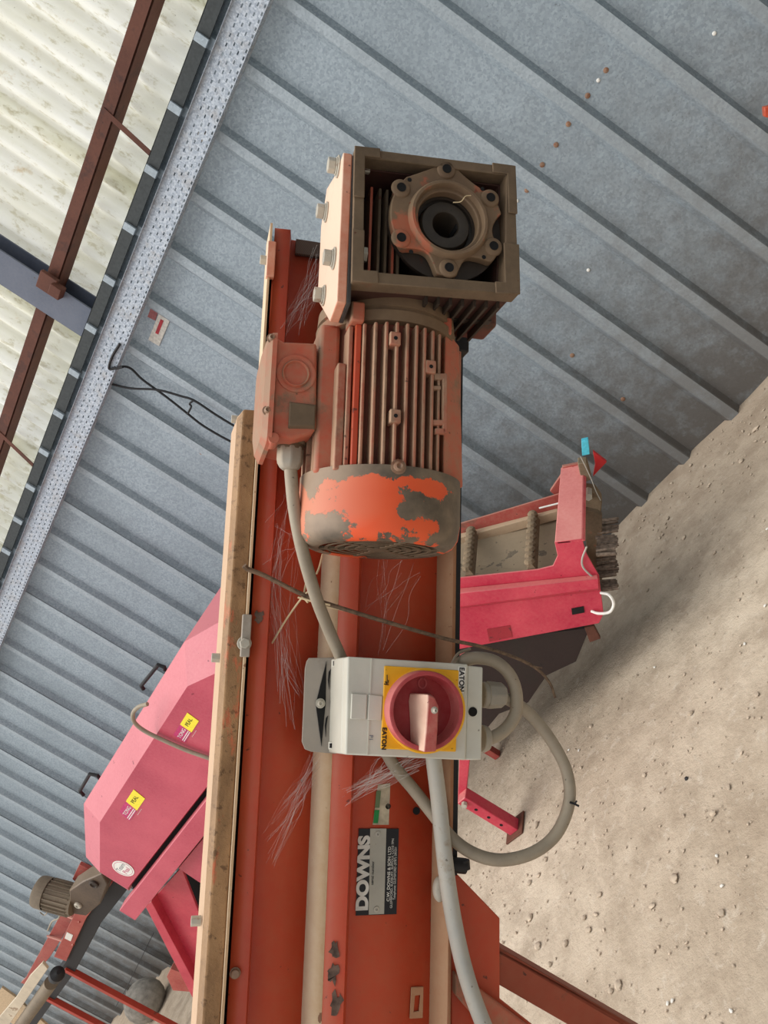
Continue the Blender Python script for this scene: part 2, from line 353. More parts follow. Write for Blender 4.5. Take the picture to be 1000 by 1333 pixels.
def mat_floor():
    g = NG('dusty_earth_floor')
    n1 = g.noise(0.9, 6, 0.6); n2 = g.noise(6, 8, 0.68); n3 = g.noise(45, 6, 0.7); n4 = g.noise(16, 8, .75, None, 0.6)
    a = g.mix(g.ramp(n1, 0.35, 0.66), srgb(184, 166, 144), srgb(208, 192, 170))
    a = g.mix(g.math('MULTIPLY', g.ramp(n2, 0.42, 0.66), 0.6), a, srgb(150, 132, 112))
    a = g.mix(g.math('MULTIPLY', g.ramp(n4, 0.56, 0.64), 0.4), a, srgb(216, 204, 186))
    a = g.mix(g.math('MULTIPLY', g.ramp(n3, 0.6, 0.72), 0.3), a, srgb(124, 106, 88))
    sp = g.n('ShaderNodeSeparateXYZ'); g.l(g.co, sp.inputs[0])
    wl = g.ramp(g.math('ADD', sp.outputs[1], g.math('MULTIPLY', n2, 0.3)), 2.9, 4.0)       # swept-up dirt along the wall foot, with the shade there painted in
    # (wide range, unclamped add keeps metres)
    a = g.mix(g.math('MULTIPLY', wl, 0.35), a, srgb(110, 94, 80))
    h = g.math('ADD', g.math('MULTIPLY', n2, 0.6), g.math('MULTIPLY', n3, 0.35))
    g.bsdf(a, 0.92, 0, g.bump(h, 0.9, 0.022), 0.2); return g.m

# ------------------------------------------------------------------ setting: floor
def floor_h(x, y):
    return 0.012*mnoise.noise(Vector((x*2.1, y*2.1, 0)))+0.006*mnoise.noise(Vector((x*7, y*7, 3)))+0.05*max(0, (y-3.45)/0.5)**1.5*(0.8+0.5*mnoise.noise(Vector((x*3, 0, 9))))
g_ = mat_floor
for nd in ():
    pass
M['floor'] = mat_floor()
for node in M['floor'].node_tree.nodes:          # the clamp is wrong for metre values
    if node.type == 'MATH' and node.operation == 'ADD': node.use_clamp = False
mb = MB(); nx, ny = 190, 110
xs = [-20+23*(i/nx) for i in range(nx+1)]; ys = [-3+7.4*(j/ny) for j in range(ny+1)]
mb.grid([[Vector((x, y, floor_h(x, y)-0.004)) for x in xs] for y in ys])
obj('floor', mb, M['floor'], frame=WF, base=(0, 0, 0), kind='structure', sm=60)
# ------------------------------------------------------------------ setting: wall of ribbed steel sheets, clear sheets above
WY = 3.93
wall = thing('wall_back', None, None, WF, (-3, WY, 0), kind='structure')
PITCH = 0.331
X0 = 0.125
TOPZ = 3.19
def rib(xc, y):      # trapezoid rib standing into the room
    return [(xc-0.052, y), (xc-0.022, y-0.040), (xc+0.022, y-0.040), (xc+0.048, y)]
SHEETS = []
for s in range(-1, 15):
    xr = X0-3*PITCH*(s-1)+0.0     # lap rib on the right of this sheet
    off = 0.0
    mbs = MB(); prof = [(xr+0.012, WY-0.040), (xr-0.014, WY-0.040), (xr-0.036, WY-0.006)]
    prof = [(xr+0.026, WY-0.048), (xr-0.024, WY-0.048), (xr-0.054, WY-0.003)]
    for k in (1, 2):
        xc = xr-PITCH*k
        # a shallow stiffening swage in each pan
        prof += list(reversed(rib(xc, WY)))
    xc = xr-PITCH*3
    prof += [(xc+0.048, WY), (xc+0.022, WY-0.040), (xc-0.008, WY-0.040)]
    A = [Vector((x, y, -0.02)) for x, y in prof]; B = [Vector((x, y, TOPZ)) for x, y in prof]
    mbs.grid([A, B])
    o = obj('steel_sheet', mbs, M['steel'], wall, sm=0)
    md = o.modifiers.new('gauge', 'SOLIDIFY'); md.thickness = 0.0015; md.offset = 0
# plain dark backing closing the building beyond the sheets
mb = MB()
for k, xx in enumerate([i*0.075-12 for i in range(0, 1)]): pass
# corrugated clear sheets
TY = 4.14; cp = 0.146
for s in range(17):
    x1 = 1.3-1.022*s; x0 = x1-1.095; n = 60
    rowp = [(x0+(x1-x0)*i/n, TY+0.030*math.cos(2*PI*(x0+(x1-x0)*i/n)/cp)+(0.004 if s % 2 else 0)) for i in range(n+1)]
    mb = MB(); mb.grid([[Vector((x, y, 3.02)) for x, y in rowp], [Vector((x, y, 5.6)) for x, y in rowp]])
    obj('clear_corrugated_sheet', mb, M['glassfibre'], wall, sm=60)
# rusty side rail (angle section) and its sag straps
def box_px(mb, a, b): return mb.box((min(a[0], b[0]), min(a[1], b[1]), min(a[2], b[2])), (max(a[0], b[0]), max(a[1], b[1]), max(a[2], b[2])))
r0 = pY(196, 0, 4.02); zc = pY(120, 225, 4.02).z
mb = MB(); mb.box((-15, 3.985, zc-0.03), (1.3, 3.995, zc+0.045)); mb.box((-15, 3.985, zc-0.03), (1.3, 4.105, zc-0.022))
obj('side_rail', mb, M['rust'], wall, bevel=0.002)
for pa, pb in (((133, 143), (209, 213)), ((-6, 560), (52, 615))):
    A = pY(*pa, 3.98); B = pY(*pb, 3.98); d = (B-A).normalized(); u = Vector((0, 1, 0)).cross(d)*0.014
    mb = MB(); mb.prism([A+u, A-u, B-u, B+u], None, (0, 0.005, 0)); obj('sag_strap', mb, M['rust'], wall, bevel=0.001)
# the blue-grey column behind, and the next ones
for xc in (-2.52-0.06,):
    mb = MB(); mb.box((xc-0.10, 3.955, 3.0), (xc+0.10, 3.967, 5.6)); mb.box((xc-0.005, 3.967, 3.0), (xc+0.005, 4.10, 5.6)); mb.box((xc-0.10, 4.095, 3.0), (xc+0.10, 4.107, 5.6))
    col = obj('column', mb, M['bluegrey'], wall, bevel=0.002)
    mb = MB(); mb.box((xc+0.06, 3.90, zc-0.10), (xc+0.13, 3.958, zc-0.03)); mb.box((xc+0.04, 3.93, zc-0.05), (xc+0.15, 3.96, zc+0.06)); obj('rail_cleat', mb, M['rust'], wall, bevel=0.004)
# dark strip standing in for shade between the ribs, rib ends as notches
mb = MB(); mb.box((-15, 3.86, 3.13), (1.3, 3.866, 3.20)); mb.box((-15, 3.86, 3.195), (1.3, 3.93, 3.20))
obj('valley_shade_strip', mb, plain('valley_shade_grey', srgb(62, 66, 66), 0.7), wall, bevel=0.001)
zb = []
for k in range(-3, 36):
    xc = X0-PITCH*k
    if xc < -11.5: break
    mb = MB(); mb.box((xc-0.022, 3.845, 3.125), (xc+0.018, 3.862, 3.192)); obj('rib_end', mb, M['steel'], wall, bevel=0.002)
# screw heads fixing the sheets: a slanting row level with the hidden rail
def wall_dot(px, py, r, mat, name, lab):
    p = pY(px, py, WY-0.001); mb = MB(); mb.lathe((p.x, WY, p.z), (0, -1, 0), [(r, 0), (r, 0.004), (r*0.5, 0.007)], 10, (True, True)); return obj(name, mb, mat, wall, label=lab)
for px, py in ((789, 92), (765, 125), (740, 162), (724, 189), (706, 215), (686, 248), (745, 463), (811, 520), (262, 590)):
    wall_dot(px, py, 0.012, M['bolt_rust'], 'screw_head', 'rusty screw head')
for px, py in ((821, 41), (779, 105), (673, 262), (914, 268), (766, 352), (930, 44)):  # white discs painted in place of daylight through pinholes
    wall_dot(px, py, 0.0085, M['white'], 'pinhole_light', 'white disc standing for daylight through a pinhole')
# unseen ribbed steel side wall, added to cut the light from the right
wr = thing('light_block_wall', None, None, WF, (2.0, 1, 0), kind='structure')
for s in range(7):
    ya = 3.93-0.993*s; pr = []
    for k in range(3):
        yc = ya-PITCH*(k+.5); pr += [(2.0, yc+.14), (2.0, yc+.034), (1.954, yc+.014), (1.954, yc-.016), (2.0, yc-.04)]
    pr.append((2.0, ya-.993))
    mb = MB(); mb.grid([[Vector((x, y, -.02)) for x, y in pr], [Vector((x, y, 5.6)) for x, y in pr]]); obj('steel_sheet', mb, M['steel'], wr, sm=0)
# ------------------------------------------------------------------ perforated cable tray along the top of the lining
TRY = 3.82
zt0 = 1.7+(2.97-1.7)*TRY/WY; zt1 = 1.7+(3.118-1.7)*TRY/WY
tray = thing('cable_tray', 'long perforated galvanised cable tray running along the top of the ribbed steel lining', 'cable tray', WF, (-3, TRY, zt0))
def slotted(mb, org, U, V, L, bands, th):
    """bands: (v0, v1, slot length, gap, shift) ; slot None = solid"""
    org, U, V = Vector(org), Vector(U), Vector(V)
    def q(a, b, c, d): mb.add([org+U*a+V*c, org+U*b+V*c, org+U*b+V*d, org+U*a+V*d], [(0, 1, 2, 3)])
    for v0, v1, sl, gp, sh in bands:
        if sl is None: q(0, L, v0, v1); continue
        x = sh
        while x < L: q(x, min(L, x+gp), v0, v1); x += gp+sl
H_ = zt1-zt0
mb = MB(); L_ = 9.5
bd = [(0, .004, None, 0, 0), (.004, .012, .015, .018, 0), (.012, .036, None, 0, 0), (.036, .043, .017, .026, .021), (.043, .066, None, 0, 0), (.066, .073, .017, .026, 0), (.073, .098, None, 0, 0), (.098, .105, .017, .026, .021), (.105, H_, None, 0, 0)]
slotted(mb, (-9, TRY, zt0), (1, 0, 0), (0, 0, 1), L_, bd, 0)
slotted(mb, (-9, TRY, zt0), (1, 0, 0), (0, 1, 0), L_, [(0, .008, None, 0, 0), (.008, .018, .016, .012, 0), (.018, .05, None, 0, 0)], 0)
slotted(mb, (-9, TRY, zt1), (1, 0, 0), (0, -1, 0), L_, [(0, .022, None, 0, 0)], 0)
t_o = obj('tray', mb, M['tray'], tray, sm=0); md = t_o.modifiers.new('gauge', 'SOLIDIFY'); md.thickness = 0.0015; md.offset = 0
for k in range(9): mb = MB(); mb.box((-8.6+k*1.05, TRY+0.002, zt0+0.03), (-8.56+k*1.05, WY-0.06, zt0+0.07)); obj('stand_off_bracket', mb, M['bracket'], tray)
# dark cables draped down from the tray over the ribs
cb = [(148, 478), (168, 479), (186, 495), (215, 516), (243, 538), (262, 553), (285, 567), (318, 585), (380, 622), (450, 660), (540, 716)]
y_ = WY-0.05
mb = MB(); mb.tube([pY(a, b, y_) for a, b in cb], 0.007, 8)
obj('hanging_cable', mb, M['black'], frame=WF, base=pY(148, 478, y_), label='lower black cable drooping from the cable tray across the ribbed wall', cat='cable')
mb = MB(); mb.tube([pY(a, b, y_-0.016) for a, b in ((143, 500), (170, 506), (205, 508), (235, 516), (253, 522), (282, 541), (318, 563), (380, 602), (450, 645), (540, 706))], 0.007, 8)
mb.tube([pY(a, b, y_-0.014) for a, b in ((253, 521), (247, 526), (249, 530), (244, 540))], 0.006, 7)
obj('hanging_cable', mb, M['black'], frame=WF, base=pY(143, 500, y_), label='upper black cable crossing the other and tied to it below the cable tray', cat='cable')
mb = MB(); mb.tube([pY(a, b, TRY-0.012) for a, b in ((156, 448), (146, 465), (142, 480), (150, 480), (160, 478))], 0.008, 8)
obj('cable_loop', mb, M['black'], frame=WF, base=pY(146, 465, TRY), label='short black cable loop over the lower edge of the cable tray', cat='cable')
# paper sign on the wall
sg = thing('wall_notice', 'small torn white and red paper notice stuck under the cable tray', 'notice', WF, pY(215, 420, WY-0.003))
def quadY(mb, pts, Y, t): return mb.prism([pY(a, b, Y) for a, b in pts], None, (0, t, 0))
mb = MB(); quadY(mb, ((209, 403), (224, 411), (207, 451), (193, 443)), WY-0.006, 0.003); obj('white_sheet', mb, plain('old_paper', srgb(206, 202, 192), 0.8), sg, label='white paper half')
mb = MB(); quadY(mb, ((199, 394), (208, 399), (202, 418), (192, 413)), WY-0.006, 0.003); obj('red_sheet', mb, plain('faded_red_paper', srgb(150, 92, 92), 0.8), sg, label='faded red half')
mb = MB(); quadY(mb, ((209, 416), (213, 418), (206, 436), (202, 434)), WY-0.0075, 0.0015); obj('red_print', mb, M['redprint'], sg, label='red printed line')
# ------------------------------------------------------------------ dirt on the floor
def blob(mb, c, r, fl, seed):
    rnd = random.Random(seed); n = 7; vs = [Vector((0, 0, r*fl))]; fs = []
    sx, sy, ro = rnd.uniform(.7, 1.5), rnd.uniform(.6, 1), rnd.uniform(0, PI)
    for j, (q, h) in enumerate(((0.62, 0.8), (1.0, 0.25), (0.95, -0.25))):
        for i in range(n):
            t = 2*PI*i/n+ro; k = q*rnd.uniform(.75, 1.15)*r
            x, y = math.cos(t)*k*sx, math.sin(t)*k*sy
            vs.append(Vector((x*math.cos(ro)-y*math.sin(ro), x*math.sin(ro)+y*math.cos(ro), h*r*fl)))
    for i in range(n): fs.append((0, 1+i, 1+(i+1) % n))
    for j in range(2):
        for i in range(n): a = 1+j*n+i; b = 1+j*n+(i+1) % n; fs.append((a, a+n, b+n, b))
    return mb.add([v+Vector(c) for v in vs], fs)
clodm = plain('dry_earth_clod', srgb(196, 178, 156), 0.95, var=0.15, scale=40, bump=0.5)
chalkm = plain('white_stone', srgb(226, 222, 212), 0.9, var=0.04)
protos = []
for k in range(5):
    mb = MB(); blob(mb, (0, 0, 0), 0.012, 0.55, k); protos.append(mesh_of('earth_clod', mb, Vector((0, 0, 0)), clodm, 40))
spots = [(702, 1140), (712, 1120), (640, 1205), (655, 1228), (672, 1215), (668, 1250), (760, 1195), (775, 1190), (765, 1210), (795, 1290), (805, 1283), (930, 1060), (948, 1025), (905, 610), (915, 580), (890, 700), (860, 720), (845, 770), (768, 945), (757, 1000), (690, 1150), (735, 1228), (850, 1180), (780, 1165), (715, 1255), (700, 1232), (840, 1010), (985, 905), (960, 780), (900, 930), (880, 1145), (940, 1190), (700, 1075), (690, 1195), (728, 1285), (940, 640), (965, 600), (985, 560), (930, 720), (830, 880)]
for i, (px, py) in enumerate(spots):
    p = pZ(px, py); o = bpy.data.objects.new('earth_clod', protos[i % 5]); COL.objects.link(o)
    o.location = (p.x, p.y, floor_h(p.x, p.y)+0.0015); o.rotation_euler.z = i*1.7; s_ = random.uniform(.7, 1.5); o.scale = (s_, s_*random.uniform(.6, 1.2), s_)
    tag(o, 'flat crumb of dry pale earth lying on the dusty floor', 'earth clod', 'dry earth crumbs on the floor')
mb = MB(); blob(mb, (0, 0, 0), 0.009, 0.5, 9); wm = mesh_of('white_pebble', mb, Vector((0, 0, 0)), chalkm, 40)
for i, (px, py) in enumerate([(995, 788), (969, 838), (852, 869), (739, 976), (753, 977), (934, 1115), (941, 1154), (872, 1308), (955, 1318), (1000, 690), (878, 1305)]):
    p = pZ(px, py); o = bpy.data.objects.new('white_pebble', wm); COL.objects.link(o); o.location = (p.x, p.y, floor_h(p.x, p.y)+0.001); o.rotation_euler.z = i
    o.scale = (.8,)*3
    tag(o, 'tiny white chalky pebble on the dusty floor', 'pebble', 'white pebbles on the floor')
p = pZ(894, 1014); mb = MB(); blob(mb, p+Vector((0, 0, floor_h(p.x, p.y)+.001)), .009, .6, 3)
obj('black_pebble', mb, M['black'], frame=WF, base=p, label='single small black pebble on the open floor at lower right', cat='pebble')
mb = MB(); rnd = random.Random(3)
for i in range(3200):
    x, y = rnd.uniform(-3.4, 0.3), rnd.uniform(0.3, 3.88)
    r = rnd.choice((.0022, .003, .003, .0045, .006))*(1.6 if y > 3.5 else 1)
    blob(mb, (x, y, floor_h(x, y)), r, .5, i)
tag(obj('floor_grit', mb, clodm, frame=WF, base=(0, 0, 0), label='scattered fine grit and crumbs over the earth floor', cat='grit', kind='stuff'))

# ------------------------------------------------------------------ orange elevator (foreground)
def EY(py): return P(598, py, 0).y        # height along the axis for a picture row (panel plane)
elev = thing('inclined_elevator', 'worn orange steel conveyor trough rising steeply past the camera, carrying the motor', 'conveyor', F, P(450, 1150, 0))
y0, y1 = EY(1900), P(380, 313, 0).y
def xr_(px, z, row=1200): return P(px, row, z).x
prof = [(xr_(303, .02), .02), (xr_(327, .022), .022), (xr_(329, 0), 0.0), (xr_(398, 0), 0.0), (xr_(424, .02), .02), (xr_(451, .022), .022), (xr_(454, 0.0), 0.0), (xr_(561, 0), 0.0), (xr_(584, .018), .018), (xr_(588, .018), .018), (xr_(588, .018), -0.035)]
back = [(x, z-0.003) for x, z in prof[:-1]] + [(prof[-1][0]-0.003, -0.035)]
def sweep(mb, pr, ya, yb): return mb.loft([Vector((x, ya, z)) for x, z in pr], [Vector((x, yb, z)) for x, z in pr])
def strip(mb, pts, ya, yb): return mb.grid([[Vector((x, ya, z)) for x, z in pts], [Vector((x, yb, z)) for x, z in pts]])
def strip_obj(name, pts, ya, yb, mat, parent, th=0.003, **k):
    mb = MB(); n = 8
    mb.grid([[Vector((x, ya+(yb-ya)*j/n, z)) for x, z in pts] for j in range(n+1)])
    o = obj(name, mb, mat, parent, sm=20, **k); md = o.modifiers.new('gauge', 'SOLIDIFY'); md.thickness = 0.0008; md.offset = 0 ; return o
strip_obj('side_panel', prof[:4], y0, y1, M['orange'], elev)
strip_obj('fold', prof[3:5], y0, y1, M['cream_dust'], elev, label='dust covered sloping fold')
strip_obj('ridge', prof[4:8], y0, y1, M['orange'], elev)
strip_obj('lip', prof[7:10], y0, P(600, 420, 0).y, M['lip_dust'], elev, label='dusty lower lip')
mb = MB(); mb.box((xr_(588, .018), EY(1138), -0.05), (xr_(592, .0), P(600, 436, 0).y, 0.006)); obj('edge_strip', mb, M['black'], elev, label='black rubber edge strip')
mb = MB(); mb.cyl(P(588, 1126, 0.01), P(606, 1128, 0.01), 0.008, n=14); mb.cyl(P(603, 1120, 0.01), P(604, 1132, 0.01), 0.007, n=12); obj('edge_clamp', mb, M['black'], elev)
# trough body behind the panel
mb = MB(); mb.box((xr_(306, 0)+.09, y0, -0.32), (xr_(585, 0), y1-0.03, -0.036)); obj('trough', mb, M['orange'], elev, bevel=0.004)
mb = MB(); mb.box((P(384, 330, 0).x, P(384, 333, 0).y, 0.001), (P(440, 330, 0).x, y1-0.001, 0.006))
g = NG('ribbed_rubber'); wv = g.n('ShaderNodeTexWave'); wv.inputs['Scale'].default_value = 220; mp = g.n('ShaderNodeMapping'); mp.inputs['Rotation'].default_value = (0, 0, .8); g.l(g.co, mp.inputs[0]); g.l(mp.outputs[0], wv.inputs[0])
g.bsdf(g.mix(wv.outputs['Fac'], srgb(50, 42, 38), srgb(110, 86, 72)), .8); obj('belt_end', mb, g.m, elev, label='woven rubber belt end')
# thin pale edge strip beside the panel, dark gap between
mb = MB(); xa = P(298, 1200, .03).x; mb.box((xa-0.0015, y0, -0.02), (xa+0.0010, y1, 0.030)); obj('cover_edge', mb, M['cream_dust'], elev, label='thin pale cover edge')
mb = MB(); mb.box((xa+0.001, y0, -0.05), (xr_(304, .0), y1-.004, -0.002)); obj('gap_backing', mb, M['dark_hollow'], elev)
# dusty rail standing left of the panel
ytop = P(318, 533, .02).y
xl0, xl1 = P(269, 1200, .02).x, P(297, 1200, .02).x-0.0005
mb = MB(); mb.loft([Vector((xl0-0.006, y0, -0.05)), Vector((xl0-0.003, y0, .013)), Vector((xl0+.003, y0, .021)), Vector((xl1-0.001, y0, .021)), Vector((xl1-0.001, y0, -.05))],
    [Vector((xl0-0.006, ytop-.008, -0.05)), Vector((xl0-0.003, ytop-.008, .013)), Vector((xl0+.003, ytop, .021)), Vector((xl1-.001, ytop, .021)), Vector((xl1-.001, ytop-.0, -.05))])
obj('hopper_rail', mb, M['ply'], elev, bevel=0.0015, label='rail caked in flaking brown dust')
# little clips and bolts on the rail
def bolt_z(px, py, z, r, h, parent, mat='bolt', name='bolt', hexa=True, lab=None):
    c = P(px, py, z); mb = MB(); mb.cyl(c, c+Vector((0, 0, h*.25)), r*1.35, n=18); mb.cyl(c+Vector((0, 0, h*.25)), c+Vector((0, 0, h)), r, n=6 if hexa else 14); return obj(name, mb, M[mat], parent, bevel=0.0006, label=lab)
mb = MB(); a = P(316, 800, .031); b = P(326, 856, .031); mb.box((a.x, b.y, .024), (b.x-0.001, a.y, .0325)); obj('clip_plate', mb, M['bracket'], elev, bevel=.001)
bolt_z(318, 838, .026, .0055, .012, elev)
mb = MB(); a = P(349, 314, .031); b = P(358, 362, .031); mb.box((a.x, b.y, .024), (b.x-0.001, a.y, .0325)); obj('clip_plate', mb, M['plate_orange'], elev, bevel=.001)
for px, py in ((316, 547), (291, 857), (265, 1199)):
    c = P(px-3, py, .0); mb = MB(); mb.cyl(c, c+Vector((-.010, 0, 0)), .005, n=6); obj('bolt', mb, M['bolt'], elev, bevel=.0005)
c = P(350, 340, .01); mb = MB(); mb.cyl(c, c+Vector((-.010, 0, 0)), .0055, n=6); obj('bolt', mb, M['bolt'], elev, bevel=.0005)
bolt_z(306, 1267, .022, .004, .004, elev, 'bolt_rust', 'rivet', False)
# oval plug lying on the lip near the nameplate
mb = MB(); c = P(571, 1157, .008); mb.lathe(c, (0, 0, 1), [(.0066, 0), (.0066, .004), (.004, .007)], 20, (True, True))
for v in mb.v: v.y = c.y+(v.y-c.y)*1.9
obj('plug', mb, M['bolt'], elev, label='pale oval bolt head on the lip', sm=50)
# embossed dusty slot
mb = MB(); o4 = [P(a, b, .0005) for a, b in ((535, 1285), (551, 1284), (550, 1325), (533, 1326))]; i4 = [P(a, b, .0005) for a, b in ((540, 1296), (547, 1295), (545, 1316), (538, 1317))]
mb.ring(o4, i4, (0, 0, .0018)); obj('slot_rim', mb, M['lip_dust'], elev, bevel=.0006)
mb = MB()
for px, py, r in ((542, 1056, .004), (505, 1050, .003), (460, 975, .003)): c = P(px, py, 0); mb.lathe(c, (0, 0, 1), [(r, .0), (r, .0012)], 14, (True, True))
obj('hole', mb, M['dark_hollow'], elev)
# chipped patches where the paint is gone: part of the paint material; a few raised rust scabs
patchm = plain('bare_steel_patch', srgb(110, 88, 76), .8, var=.3, scale=120)
for px, py, r in ((436, 1238, .007), (432, 1268, .009), (438, 1306, .009), (337, 803, .006)):
    c = P(px, py, .022); n = 17; mb = MB(); ring = [c+Vector((math.cos(t*2*PI/n)*r*random.uniform(.4, 1.0), math.sin(t*2*PI/n)*r*random.uniform(.5, 1.5), 0)) for t in range(n)]
    mb.prism(ring, None, (0, 0, .0006)); obj('bare_patch', mb, patchm, elev, label='paint-chipped rusty patch')
# gusset plate and strut at lower right
gz = -0.005
mb = MB(); mb.prism([P(a, b, gz) for a, b in ((588, 1131), (597, 1140), (651, 1196), (651, 1301), (700, 1340), (588, 1345))], None, (0, 0, -.006)); obj('gusset_plate', mb, M['orange'], elev, bevel=.0012)
mb = MB(); mb.prism([P(a, b, gz+.001) for a, b in ((588, 1262), (606, 1272), (690, 1336), (640, 1350), (588, 1290))], None, (0, 0, .012)); obj('brace_flange', mb, M['orange_cast'], elev, bevel=.002)
# leg going straight down to the floor (world vertical), an angle section
up = F.Rt @ Vector((0, 0, 1))
tp = P(615, 1235, -.012)
t_fl = (F.O+F.R@tp).z/1.0
A = [P(640, 1228, -.012), P(640, 1277, -.012)]
mb = MB(); q0, q1 = A
mb.prism([q0, q1, q1-up*t_fl, q0-up*t_fl], None, (0, 0, -.006)); mb.prism([q0, q0+Vector((0, 0, -.04)), q0+Vector((0, 0, -.04))-up*t_fl, q0-up*t_fl], None, (up.cross(Vector((0, 0, 1)))*(-.006)))
obj('leg', mb, painted('leg_orange_brown', srgb(150, 62, 38), srgb(84, 48, 36), srgb(150, 96, 70), .58, .66, .35, 14, .6), elev, bevel=.001)
# nameplate
npc = [P(a, b, .0005) for a, b in ((467, 1079), (519, 1079), (516, 1190), (463, 1192))]
npl = obj('nameplate', MB().prism(npc, None, (0, 0, .0012)), M['plate_black'], elev, label='black and silver maker plate')
sv = [P(a, b, .0018) for a, b in ((482, 1079), (503, 1079), (500, 1190), (480, 1191))]
obj('silver_band', MB().prism(sv, None, (0, 0, .0004)), M['plate_silver'], npl)
ux, uy = (npc[0]-npc[3]), (npc[3]-npc[2])
tx = ux.normalized(); ty = (npc[0]-npc[1]).normalized()
def np_text(body, nm, px, py, size, mat, sx=1, bold=0.0, zz=.0018): text(body, nm, size, P(px, py, zz), tx, ty, M[mat], npl, .0002, sx, bold=bold)
np_text('DOWNS', 'lettering', 473.5, 1137, .0170, 'plate_text', 1.12, .0009)
np_text('serial number', 'small_print', 485.2, 1137, .0042, 'ink', 1, 0, .0023)
np_text('C.W. DOWNS & SON LTD', 'small_print', 506.5, 1138, .0043, 'plate_text', 1.08, .0001)
np_text('GLEMSFORD, SUDBURY, SUFFOLK CO10 7PN', 'small_print', 510.6, 1137, .0036, 'plate_text', .96)
np_text('Telephone: GLEMSFORD (0787) 280251', 'small_print', 514.4, 1137, .0034, 'plate_text', .93)
for py in (1086, 1184):
    c = P(492 if py < 1100 else 490, py, .0022); mb = MB(); mb.lathe(c, (0, 0, 1), [(.0030, 0), (.0028, .001), (.0012, .0012), (.0010, .0002)], 16, (True, True)); obj('rivet', mb, M['bolt'], npl)
stk = thing('inspection_sticker', 'small faded white and green sticker above the black nameplate', 'sticker', F, P(497, 1048, .0005))
mb = MB(); mb.prism([P(a, b, .0004) for a, b in ((492, 1022), (508, 1020), (506, 1074), (485, 1074))], None, (0, 0, .0008)); obj('paper', mb, plain('faded_label', srgb(186, 172, 146), .7, var=.2, scale=80), stk)
mb = MB(); mb.prism([P(a, b, .0013) for a, b in ((487.5, 1055), (494, 1055), (492, 1072), (486, 1072))], None, (0, 0, .0004)); obj('green_band', mb, M['green'], stk)
mb = MB(); mb.prism([P(a, b, .0013) for a, b in ((490, 1030), (496, 1030), (494, 1052), (488, 1052))], None, (0, 0, .0003)); obj('faded_band', mb, plain('faded_green', srgb(104, 120, 84), .7), stk)

# ------------------------------------------------------------------ gear motor
zc = .105; RM = .0805
mc = P(494, 660, zc)
cx = mc.x
gm = thing('geared_motor', 'dusty orange electric gear motor hanging on the elevator head', 'motor', F, (cx, P(493, 728, zc-.06).y, zc))
yb = P(493, 728, zc-.062).y; yt = P(497, 604, zc+RM).y
# fan cowl
COWL_OFF = (0.010, -0.075+0.0, -0.060*0.5)
oc_y = yb
M['cowl'] = None
COWL_OFF = (0.010, -2.0*0.040, -0.5*0.080)
M['cowl'] = mat_cowl()
mb = MB(); mb.lathe((cx, 0, zc), (0, 1, 0), [(.059, yb+.001), (.066, yb), (.073, yb+.003), (.0785, yb+.011), (RM, yb+.024), (RM, yt), (RM-.002, yt), (RM-.002, yb+.02), (.060, yb+.003), (.059, yb+.001)], 72)
cowl = obj('fan_cover', mb, M['cowl'], gm, sm=40, label='fan cover with orange paint flaking off')
gr = MB()
for r in (.0515, .0415, .0315, .0215): gr.lathe((cx, 0, zc), (0, 1, 0), [(r+.0017, yb+.001), (r+.0017, yb+.0018), (r-.0017, yb+.0018), (r-.0017, yb+.001), (r+.0017, yb+.001)], 48)
gr.lathe((cx, 0, zc), (0, 1, 0), [(.011, yb+.0005), (.011, yb+.004)], 24, (True, True))
for k in range(6):
    t = k*PI/3+.35; d = Vector((math.cos(t), 0, math.sin(t))); s_ = Vector((-d.z, 0, d.x))*.0028
    a = Vector((cx, yb+.0008, zc))+d*.009; b = Vector((cx, yb+.0008, zc))+d*.0615; gr.prism([a+s_, a-s_, b-s_, b+s_], None, (0, .003, 0))
obj('fan_grille', gr, M['grime'], cowl)
mb = MB(); mb.lathe((cx, 0, zc), (0, 1, 0), [(.06, yb+.022), (.0, yb+.022)], 32); obj('fan_disc', mb, M['dark_hollow'], cowl)
def screw(c, d, r, parent, mat='bolt_rust', name='screw'):
    c = Vector(c); d = Vector(d).normalized(); mb = MB(); mb.lathe(c, d, [(r*1.5, 0), (r*1.5, .001), (r, .0012), (r, .004), (r*.6, .0052), (r*.25, .0035)], 14, (True, True)); return obj(name, mb, M[mat], parent, sm=50)
c = P(518, 609, zc+RM*.97); screw((c.x, c.y, zc+math.sqrt(RM**2-(c.x-cx)**2)-.0005), (c.x-cx, 0, .08), .0048, cowl)
# stator body with cooling fins
yf = P(497, 416, zc+.0725).y
mb = MB(); mb.lathe((cx, 0, zc), (0, 1, 0), [(.0, yt-.004), (.0635, yt-.004), (.0635, yf+.006), (.0, yf+.006)], 56); obj('stator_body', mb, painted('stator_red_brown', srgb(120, 48, 34), srgb(80, 44, 34), srgb(120, 86, 66), .6, .7, .5, 20, .7, None, .4), gm)
fins = [(458, 5.5, 'orange_fin'), (467, 7, 'orange'), (474.5, 4, 'orange_fin'), (488, 4, 'orange_fin'), (501.5, 4, 'orange_fin'), (515, 4, 'orange_fin'), (528.5, 4, 'orange_fin'), (541, 4, 'orange_fin'), (552.5, 4, 'orange_fin'), (564.5, 4, 'orange_fin'), (575, 3.5, 'orange_fin')]
FX = {}
for px, wd, mt in fins:
    xx = P(px, 505, zc+.076).x; dx = xx-cx; zt = zc+math.sqrt(max(0, .0785**2-dx*dx)); ww = wd*.00041
    yl = yf-.003-.010*(1-math.sqrt(max(0, 1-(dx/.08)**2)))*1.5
    mb = MB(); mb.box((xx-ww, yt-.006, zc+.01), (xx+ww, yl, zt)); obj('cooling_fin', mb, M[mt], gm, bevel=.0011); FX[px] = (xx, zt)
